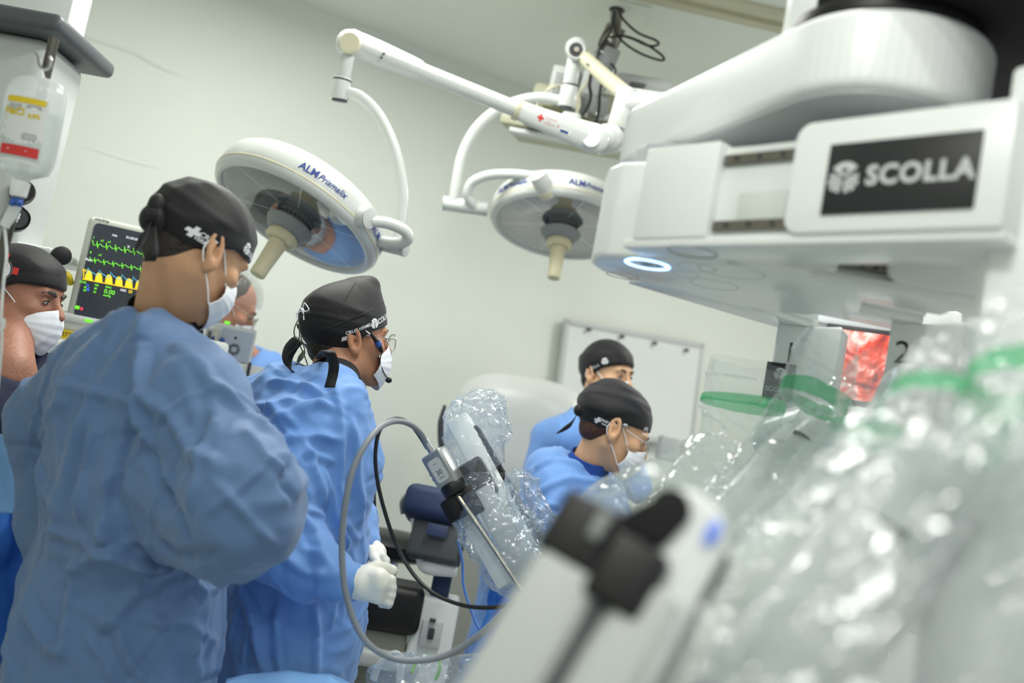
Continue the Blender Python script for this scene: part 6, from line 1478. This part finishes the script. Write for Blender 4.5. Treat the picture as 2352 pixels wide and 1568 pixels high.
def dm(name, pxs, r, m):
    g = G(); g.tube([mp(x, y, 0.0045) for x, y in pxs], r, n=5, smooth_path=False); g.build(name, m, sc_)
def ecg(x0, y0, n, step, up, dn):
    o = [(x0, y0 - up * 1.3), (x0 + 2, y0)]; x, y = x0 + 4, y0
    for k in range(n):
        o += [(x, y), (x + step * .25, y + 1), (x + step * .32, y - up), (x + step * .38, y + dn), (x + step * .45, y), (x + step * .7, y - up * .28), (x + step * .8, y + 1)]
        x += step; y += step * 0.19
    return o
dm('ecg_trace', ecg(213, 563, 6, 21, 9, 7), 0.0011, M['eg']); dm('ecg_trace', ecg(207, 598, 6, 21, 6, 7), 0.0011, M['eg'])
pl = []; x, y = 200, 628
for k in range(5): pl += [(x, y), (x + 3, y - 13), (x + 9, y - 4), (x + 16, y), (x + 22, y + 4)]; x += 26; y += 5
dm('pressure_trace', pl, 0.0012, M['ec'])
x, y = 193, 640; dm('gas_trace', [(193, 618), (193, 640)], 0.0012, M['ey'])
for k in range(6):
    g = G(); vs = [mp(x + a, y + b + 0.19 * a, 0.004) for a, b in ((2, 0), (5, -14), (9, -20), (16, -20), (19, -14), (20, 1))]; g.add(vs, [[0, 1, 2, 3, 4, 5]], 0, False); g.build('gas_wave', M['ey'], sc_)
    x += 23; y += 4.4
dm('baseline', [(190, 641), (335, 669)], 0.0012, M['ey'])
def mt(txt, x, y, s, m):
    g = G(); v, f = place2(text_mesh(txt, s, bold=0.0003), mp(x, y, 0.0045), X0, (0, 0, 1)); g.add(v, f, 0, False); g.build('reading', m, sc_)
mt('0.00', 252, 671, 0.016, M['eg']); mt('6', 203, 664, 0.016, M['eb']); mt('61', 202, 655, 0.008, M['eb']); mt('Adu', 264, 541, 0.008, M['ew']); mt('01:03:28', 304, 548, 0.009, M['ew']); mt('x', 296, 566, 0.012, M['ew'])
for (x, y, s, m, tx) in ((216, 546, .008, 'eg', 'I'), (236, 553, .008, 'eg', 'x1'), (252, 556, .008, 'eg', 'x1'), (209, 580, .008, 'eg', 'II'), (231, 586, .008, 'eg', 'x1'), (205, 597, .009, 'ew', 'Pleth'), (198, 622, .008, 'ey', 'CO2'), (191, 648, .008, 'eg', 'CO2'), (196, 660, .007, 'eg', '42'), (195, 667, .007, 'eg', '38'), (222, 655, .007, 'eg', '120'), (220, 663, .007, 'eg', '80'), (218, 671, .007, 'eg', '93'), (250, 660, .007, 'eg', 'MAC'), (246, 679, .007, 'eg', 'mmHg'), (283, 667, .008, 'ew', '1005'), (300, 670, .010, 'ey', '22')):
    mt(tx, x, y, s, M[m])
g = G(); g.box(mp(178, 706, 0.004), (0.011, 0.001, 0.009), RM2); g.build('alarm_icon', M['eg'], sc_)
g = G(); g.box(mp(188, 709, 0.004), (0.006, 0.001, 0.008), RM2); g.build('alarm_icon', M['er'], sc_)
g = G(); v, f = place2(text_mesh('mindray', 0.010, bold=0.0003), mp(231, 511, 0.0012) + (0, 0, 0.0), X0, (0, 0, 1)); v, f = place2(text_mesh('mindray', 0.011, bold=0.0003), tl + X0 * 0.030 + (0, 0, 0.004) + nrm * 0.0008, X0, (0, 0, 1)); g.add(v, f, 0, False); g.build('maker_lettering', M['dgrey'], bo_)
g = G(); g.box(mp(205, 737, -0.028) , (0.34, 0.07, 0.022), RM2, 0.008); g.box(mp(300, 765, -0.05), (0.50, 0.09, 0.05), RM2, 0.01); g.build('monitor_base', M['white2'], T)
g = G(); g.box(mp(205, 737, 0.008), (0.020, 0.002, 0.008), RM2, 0.0005); g.build('lit_indicator', M['eg'], T)
g = G(); g.box(mp(152, 768, 0.000), (0.05, 0.006, 0.024), RM2, 0.001); yl = g.build('yellow_label', M['lyellow'], T)
g = G(); v, f = place2(text_mesh('METTS', 0.015), mp(152, 768, 0.0045), X0, (0, 0, 1)); g.add(v, f, 0, False); g.build('lettering', M['dgrey'], yl)
mb_ = mp(240, 800, -0.10); g = G(); g.box((mb_[0], mb_[1], (mb_[2]) / 2), (0.42, 0.30, mb_[2]), RM2, 0.02); g.build('machine_body', M['white2'], T)

# ================================================================ WHITE BOX MONITOR IN THE MIDDLE
d = 3.05; RX = zmat(math.radians(112)); o2 = P(540, 800, d); n2_ = -RX[:, 1]
def bp_(x, y, lift=0.0): return onpl(x, y, o2, n2_) + n2_ * lift
T = thing('anaesthesia_box', 'white monitor box with a ray-shaped vent ring, between the two gowned men', 'monitor', (o2[0], o2[1], 0))
Xb = RX[:, 0]; tl = bp_(492, 738); br_ = bp_(575, 838); w = (br_ - tl) @ Xb; h = tl[2] - br_[2]
g = G(); g.box(tl + Xb * w / 2 - (0, 0, h / 2) - n2_ * 0.08, (w, 0.16, h), RX, 0.008); cs_ = g.build('casing', M['white2'], T)
fc = (bp_(540, 770) + bp_(538, 805)) / 2
g = G(); c = bp_(538, 797); g.box(bp_(541, 793, 0.002), (0.095, 0.004, h * 0.86), RX, 0.002); pn = g.build('front_panel', mat('bluish_panel', (186, 196, 212), 0.4), T)
g = G()
for k in range(12):
    a = k * PI / 6; dv = math.cos(a) * Xb + math.sin(a) * np.array((0, 0, 1)); q = bp_(537, 802, 0.0055); g.tube([q + dv * 0.009, q + dv * 0.018], [0.0016, 0.0026], n=6, smooth_path=False)
g.ball(bp_(541, 776, 0.005), 0.0045, n=8); g.build('vent_ring', M['dgrey'], pn)
g = G(); g.box(bp_(479, 790, -0.02), (0.045, 0.06, h * 0.9), RX, 0.004); sp_ = g.build('side_unit', M['lgrey'], T)
g = G()
for k in range(4): g.box(bp_(481.5 - k * 0.9, 762 + k * 5, 0.012), (0.010, 0.003, 0.004), RX)
g.build('slots', M['dgrey'], sp_)
for (x, y) in ((490, 779), (509, 782)): g = G(); g.ball(bp_(x, y, 0.012), (0.008, 0.006, 0.010)); g.build('blue_port', M['blue'], sp_)
g = G(); q = bp_(540, 856, -0.07); g.box(q, (w * 1.35, 0.17, 0.065), RX, 0.006); lb = g.build('lower_unit', M['white2'], T)
g = G(); g.box(bp_(569, 850, 0.02), (0.009, 0.01, 0.05), RX, 0.002); g.box(bp_(515, 868, 0.02), (0.05, 0.01, 0.018), RX, 0.002); g.box(bp_(558, 873, 0.02), (0.02, 0.02, 0.016), RX, 0.004); g.build('connectors', M['dgrey'], lb)
g = G(); q = bp_(535, 880, -0.10); g.box((q[0], q[1], q[2] / 2 - 0.01), (0.30, 0.18, q[2] - 0.02), RX, 0.01); g.build('trolley', M['white2'], T)
g = G(); g.box(bp_(524, 740, -0.02), (0.016, 0.02, 0.008), RX, 0.002); g.build('lit_indicator', M['eg'], T)
cable('white_tube', 'pale tube hanging down in front of the white monitor box', [(496, 752, 2.95), (496, 790, 2.95), (503, 830, 2.95), (520, 870, 2.95)], 0.003, M['cream'])
cable('white_tube', 'pale tube curling left of the white monitor box under the chin of the front man', [(466, 752, 2.95), (465, 775, 2.95), (455, 788, 2.95), (440, 790, 2.95)], 0.0035, M['lgrey'])

# ================================================================ SURGEON CONSOLE (behind)
KD = 4.25; kc = P(1190, 1000, KD)
T = thing('surgeon_console', 'large rounded pale console behind the draped scope arm', 'surgeon console', (kc[0], kc[1], 0))
RK = zmat(math.radians(80))
hoodc = P(1200, 985, KD); zt = P(1190, 878, KD)[2]
def sq(p, c, r, e=4): 
    q = (p - c) @ RK.astype(np.float32); return ((np.abs(q / np.asarray(r, np.float32)) ** e).sum(1) ** (1 / e) - 1) * min(r)
fn = lambda p: smin(sq(p, np.array([hoodc[0], hoodc[1], zt - 0.24], np.float32), (0.31, 0.22, 0.27), 3.2), sq(p, np.array([hoodc[0], hoodc[1] + 0.08, zt - 0.70], np.float32), (0.22, 0.17, 0.50), 4), 0.08)
v, F = nets(fn, np.array([hoodc[0] - 0.5, hoodc[1] - 0.5, 0.1]), np.array([hoodc[0] + 0.5, hoodc[1] + 0.55, zt + 0.1]), 0.014); fast_obj('hood', v, F, mat('console_shell', (214, 217, 214), 0.35), T)
g = G(); g.box((hoodc[0], hoodc[1], 0.13), (0.85, 0.44, 0.22), RK, 0.06, 4); g.build('base', mat('console_base', (150, 152, 142), 0.45), T)
g = G(); g.box((hoodc[0] + 0.02, hoodc[1] + 0.02, 0.62), (0.48, 0.30, 0.85), RK, 0.04, 4); g.build('pillar', mat('console_grey', (158, 160, 150), 0.45), T)
sm = P(1022, 975, 3.4)
g = G(); g.tube([P(1022, 930, 3.55), P(1013, 970, 3.55), P(1014, 1020, 3.55), P(1024, 1060, 3.55)], [0.006, 0.012, 0.012, 0.006], n=10); g.build('hood_edge', M['dgrey'], T)
cable('floor_cable', 'dark cable hanging down behind the second gowned man', [(862, 1030, 2.7), (856, 1080, 2.7), (856, 1150, 2.7), (860, 1230, 2.7), (866, 1300, 2.7)], 0.009, M['black'])

# stool and dark items behind
sc0 = P(905, 1240, 3.45)
T = thing('stool', 'black padded stool behind the gloved hands', 'stool', (sc0[0], sc0[1], 0))
zs = P(905, 1222, 3.45)[2]
g = G(); g.lathe([(0, zs), (0.14, zs - 0.005), (0.17, zs - 0.03), (0.165, zs - 0.07), (0.12, zs - 0.085), (0, zs - 0.085)], (sc0[0], sc0[1], 0), n=40); g.build('seat', M['black'], T)
g = G(); g.cyl((sc0[0], sc0[1], 0.10), (sc0[0], sc0[1], zs - 0.08), 0.03, n=20); g.build('post', M['chrome'], T)
for k in range(5): a = k * 2 * PI / 5; g = G(); g.tube([(sc0[0], sc0[1], 0.12), (sc0[0] + 0.26 * math.cos(a), sc0[1] + 0.26 * math.sin(a), 0.07)], 0.018, n=10, smooth_path=False); lg = g.build('leg', M['black'], T); g = G(); g.ball((sc0[0] + 0.26 * math.cos(a), sc0[1] + 0.26 * math.sin(a), 0.035), 0.034, n=12); g.build('caster', M['black'], lg)
fp = P(880, 1400, 3.0)
T = thing('foot_pedal_console', 'black and grey pedal unit low behind the second man', 'pedal unit', (fp[0], fp[1], 0))
g = G(); q = P(885, 1385, 2.95); g.box(q, (0.22, 0.18, 0.14), zmat(math.radians(95)), 0.03, 3); g.box(P(870, 1500, 2.92), (0.24, 0.18, 0.05), zmat(math.radians(95)), 0.015, 3, mi=1); g.build('body', [M['black'], M['lgrey']], T)
g = G(); g.box((q[0], q[1] + 0.03, q[2] / 2 - 0.03), (0.16, 0.2, q[2] - 0.06), zmat(math.radians(95)), 0.02, 3); g.build('stand', mat('olive_grey_plastic', (128, 130, 118), 0.5), T)

# covered device with white cradle
dv = P(1000, 1230, 2.95)
T = thing('covered_device', 'grey device with navy cloth cover in a white cradle behind the endoscope', 'medical device', (dv[0], dv[1], 0))
RD = zmat(math.radians(84), math.radians(-18))
g = G(); g.box(P(1000, 1165, 2.95), (0.18, 0.14, 0.10), RD, 0.03, 4); v_ = g.build('cloth_cover', M['navy'], T)
g = G(); g.box(P(1005, 1240, 2.92), (0.155, 0.08, 0.13), RD, 0.012, 3); gb = g.build('device_body', mat('dark_device', (66, 70, 72), 0.5), T)
g = G(); g.box(P(1004, 1218, 2.862), (0.06, 0.004, 0.035), RD, 0.002); g.build('display', M['navy'], gb)
g = G(); g.tube([P(946, 1165, 2.93), P(958, 1230, 2.92), P(968, 1285, 2.91), P(985, 1302, 2.90), P(1050, 1310, 2.90)], [0.010, 0.012, 0.016, 0.022, 0.020], n=14); g.build('cradle', M['white2'], T)
g = G(); g.box(P(1012, 1350, 2.98), (0.055, 0.07, 0.16), zmat(math.radians(90)), 0.01); g.build('neck', M['navy'], T)
g = G(); g.tube([P(925, 1180, 2.97), P(922, 1155, 2.97), P(932, 1138, 2.97), P(945, 1135, 2.97)], 0.006, n=8); g.build('strap', M['grey'], T)
pt = P(990, 1455, 2.9)
g = G(); g.box((pt[0], pt[1] + 0.06, P(990, 1372, 2.9)[2] / 2), (0.13, 0.14, P(990, 1372, 2.9)[2] - 0.002), zmat(math.radians(92)), 0.012, 3); ps = g.build('pedestal', M['white2'], T)
g = G(); g.box(P(990, 1455, 2.885), (0.060, 0.02, 0.075), zmat(math.radians(92)), 0.004); g.build('port_frame', M['lgrey'], ps)
g = G(); g.box(P(990, 1455, 2.872), (0.018, 0.01, 0.032), zmat(math.radians(92)), 0.003); g.box(P(994, 1424, 2.878), (0.018, 0.02, 0.008), zmat(math.radians(92)), 0.002); g.build('port', M['dgrey'], ps)

# wires, hose and drapes at the bottom
cable('blue_wire', 'thin light blue wire hanging from the draped scope arm', [(1052, 1240, 2.2), (1062, 1290, 2.2), (1064, 1340, 2.2), (1078, 1390, 2.2), (1098, 1440, 2.2), (1120, 1465, 2.2), (1140, 1480, 2.12)], 0.0032, M['lblue'])
cable('green_wire', 'thin green wire hooked near the bottom edge', [(945, 1545, 1.96), (958, 1520, 1.98), (985, 1505, 2.0), (1006, 1512, 1.98), (1010, 1535, 1.96), (1000, 1562, 1.95)], 0.0032, M['green'])
cable('clear_hose', 'translucent white hose arching at the bottom behind the grey cable', [(858, 1560, 2.3), (868, 1532, 2.3), (890, 1510, 2.3), (912, 1502, 2.3), (920, 1530, 2.3), (918, 1570, 2.3)], 0.009, M['bottle'], n=14)
# operating table with blue drapes
q0 = P(1100, 1650, 2.15); zt = q0[2]
T = thing('operating_table', 'operating table under blue surgical drapes at the bottom of the view', 'operating table', (q0[0] + 0.2, q0[1], 0))
g = G(); g.box((q0[0] + 0.50, q0[1] - 0.10, zt - 0.16), (1.15, 0.46, 0.10), zmat(math.radians(95)), 0.03); g.build('table_pad', M['black'], T)
g = G(); g.box((q0[0] + 0.50, q0[1] - 0.10, (zt - 0.2) / 2), (0.30, 0.30, zt - 0.2), None, 0.03); g.box((q0[0] + 0.50, q0[1] - 0.10, 0.06), (0.7, 0.5, 0.12), None, 0.03); g.build('table_column', M['lgrey'], T)
def cloth(name, label, cat, fn, nu, nv, m, amp=0.012, lam=0.12, seed=5, loc=None):
    X = np.zeros((nu, nv, 3))
    for i, a in enumerate(np.linspace(0, 1, nu)):
        for j, b in enumerate(np.linspace(0, 1, nv)): X[i, j] = fn(a, b)
    p = X.reshape(-1, 3); dx = np.gradient(X, axis=0).reshape(-1, 3); dy = np.gradient(X, axis=1).reshape(-1, 3); n = np.cross(dx, dy); n /= np.linalg.norm(n, axis=1)[:, None] + 1e-9
    p = p + n * (crumple(p, lam, seed, 6) * amp + crumple(p, lam * .4, seed + 1, 5) * amp * 0.35)[:, None]
    g = G(); g.autosharp = False; g.grid(p.reshape(nu, nv, 3)); o = g.build(name, m, None, loc=fn(0.5, 1.0), solid=0.001); return tag(o, label, cat)
def fA_(a, b):
    x = 520 + 350 * a; dd_ = 1.98 - 0.4 * b; top = np.interp(x, [470, 560, 660, 760, 860], [1560, 1548, 1538, 1545, 1600]); q = P(x, top, dd_); q[2] -= 0.10 * b * b; return q
cloth('surgical_drape', 'light blue drape mound along the bottom edge between the two gowned men', 'surgical drape', fA_, 70, 60, M['drapel'], 0.010, 0.16, 5)
def fB_(a, b):
    top = P(1128 + 150 * a, 1352 + 20 * math.sin(a * 5), 2.10 - 0.05 * a); bot = P(1085 + 210 * a, 1640, 2.05 - 0.05 * a); q = top + (bot - top) * b + cF * 0.02 * math.sin(a * 16 + b * 3); return q
cloth('surgical_drape', 'blue drape hanging below the scope shaft', 'surgical drape', fB_, 80, 80, M['drape'], 0.016, 0.12, 15)
def fC_(a, b):
    top = P(-120 + 215 * a, 1035 + 120 * a * a, 1.90 + 0.16 * a); bot = P(-170 + 330 * a, 1740, 1.88 + 0.16 * a); q = top + (bot - top) * b + cF * 0.035 * math.sin(a * 11 + b * 1.5); return q
cloth('surgical_drape', 'deep blue drape hanging at the left edge beside the front man', 'surgical drape', fC_, 90, 110, M['drape'], 0.014, 0.16, 25)
def fD_(a, b):
    top = P(-60 + 95 * a, 985 + 20 * a, 1.95); bot = P(-60 + 150 * a, 1180, 1.95); return top + (bot - top) * b
cloth('surgical_drape', 'light blue drape fold under the older man in scrubs', 'surgical drape', fD_, 30, 30, M['drapel'], 0.012, 0.16, 35)
ribbon([P(1130, 1400, 2.06), P(1112, 1450, 2.05), P(1080, 1520, 2.04)], nz(cR), [0.016, 0.022, 0.02], 'drape_tie', M['drape'], None); tag(bpy.data.objects['drape_tie'], 'dark blue tie strip dangling left of the hanging drape', 'tie strip')
bag('clear_drape', 'crumpled clear plastic lying along the bottom edge by the white hose', [(850, 1575, 1.95), (910, 1552, 1.95), (970, 1548, 1.95), (1030, 1556, 1.95), (1110, 1545, 1.95), (1180, 1570, 1.95)], [0.02, 0.034, 0.034, 0.030, 0.038, 0.03], 0.014, 0.05, 113, 'filmc', res=12, n=80)

# wall mounted display behind the robot
o3 = P(1985, 800, 2.9); RS = zmat(math.radians(70)); n3 = -RS[:, 1]
def sp3(x, y, l=0.0): return onpl(x, y, o3, n3) + n3 * l
T = thing('vision_cart', 'white cart screen showing a red surgical picture between columns one and two', 'display', (o3[0], o3[1], 0))
XS = RS[:, 0]; top = sp3(1985, 763); 
c = top + XS * 0.06; Wd, Hd = 0.30, 0.20
g = G(); g.box(c - (0, 0, Hd / 2 + 0.0) - n3 * 0.022, (Wd + 0.03, 0.04, Hd + 0.03), RS, 0.006); g.build('bezel', M['black'], T)
g = G(); g.box(c + (0, 0, 0.055) - n3 * 0.05, (Wd + 0.1, 0.08, 0.09), RS, 0.02); g.box((c[0], c[1] + 0.10, c[2] / 2 - 0.12), (0.5, 0.3, c[2] - 0.26), RS, 0.03); g.build('cart_body', M['robot'], T)
m = bpy.data.materials.new('red_surgical_picture'); m.use_nodes = True; nt = m.node_tree; b = nt.nodes['Principled BSDF']
tc = nt.nodes.new('ShaderNodeTexCoord'); nn_ = nt.nodes.new('ShaderNodeTexNoise'); nn_.inputs['Scale'].default_value = 14; nn_.inputs['Detail'].default_value = 6; nn_.inputs['Distortion'].default_value = 1.5
cr_ = nt.nodes.new('ShaderNodeValToRGB'); e = cr_.color_ramp.elements; e[0].position = 0.35; e[0].color = (*lin((120, 20, 14)), 1); e[1].position = 0.68; e[1].color = (*lin((255, 226, 214)), 1)
k = e.new(0.52); k.color = (*lin((226, 74, 50)), 1)
nt.links.new(tc.outputs['Object'], nn_.inputs['Vector']); nt.links.new(nn_.outputs['Fac'], cr_.inputs[0]); nt.links.new(cr_.outputs[0], b.inputs['Emission Color']); b.inputs['Emission Strength'].default_value = 1.7; b.inputs['Base Color'].default_value = (0.02, 0.02, 0.02, 1)
g = G(); g.box(c - (0, 0, Hd / 2) + n3 * 0.0, (Wd, 0.003, Hd), RS); g.build('screen', m, T)
g = G(); g.cyl(P(1035, 1700, 2.9) * 0 + (o3[0] + .05, o3[1] + .08, 0.0), (o3[0] + .05, o3[1] + .08, 0.06), 0.2, n=24); g.build('base', M['grey'], T)
# small grey unit on the wall under the board
g = G(); wb = pixbox('wall_box', M['lgrey'], 1515, 1560, 1000, 1060, 3.9, 0.10, None, 0.01)[0]; tag(wb, 'small pale cabinet below the whiteboard corner', 'cabinet')
wb2 = wb

# ---------------------------------------------------------------- groups of look-alikes
for o in list(bpy.data.objects):
    if o.parent is None and 'category' in o.keys():
        gname = {'plastic drape': 'clear plastic drapes over the robot arms', 'surgical drape': 'blue surgical drapes', 'surgical lamp': 'surgical lamps on one ceiling spindle', 'person': 'surgical team'}.get(o['category'])
        if gname: o['group'] = gname
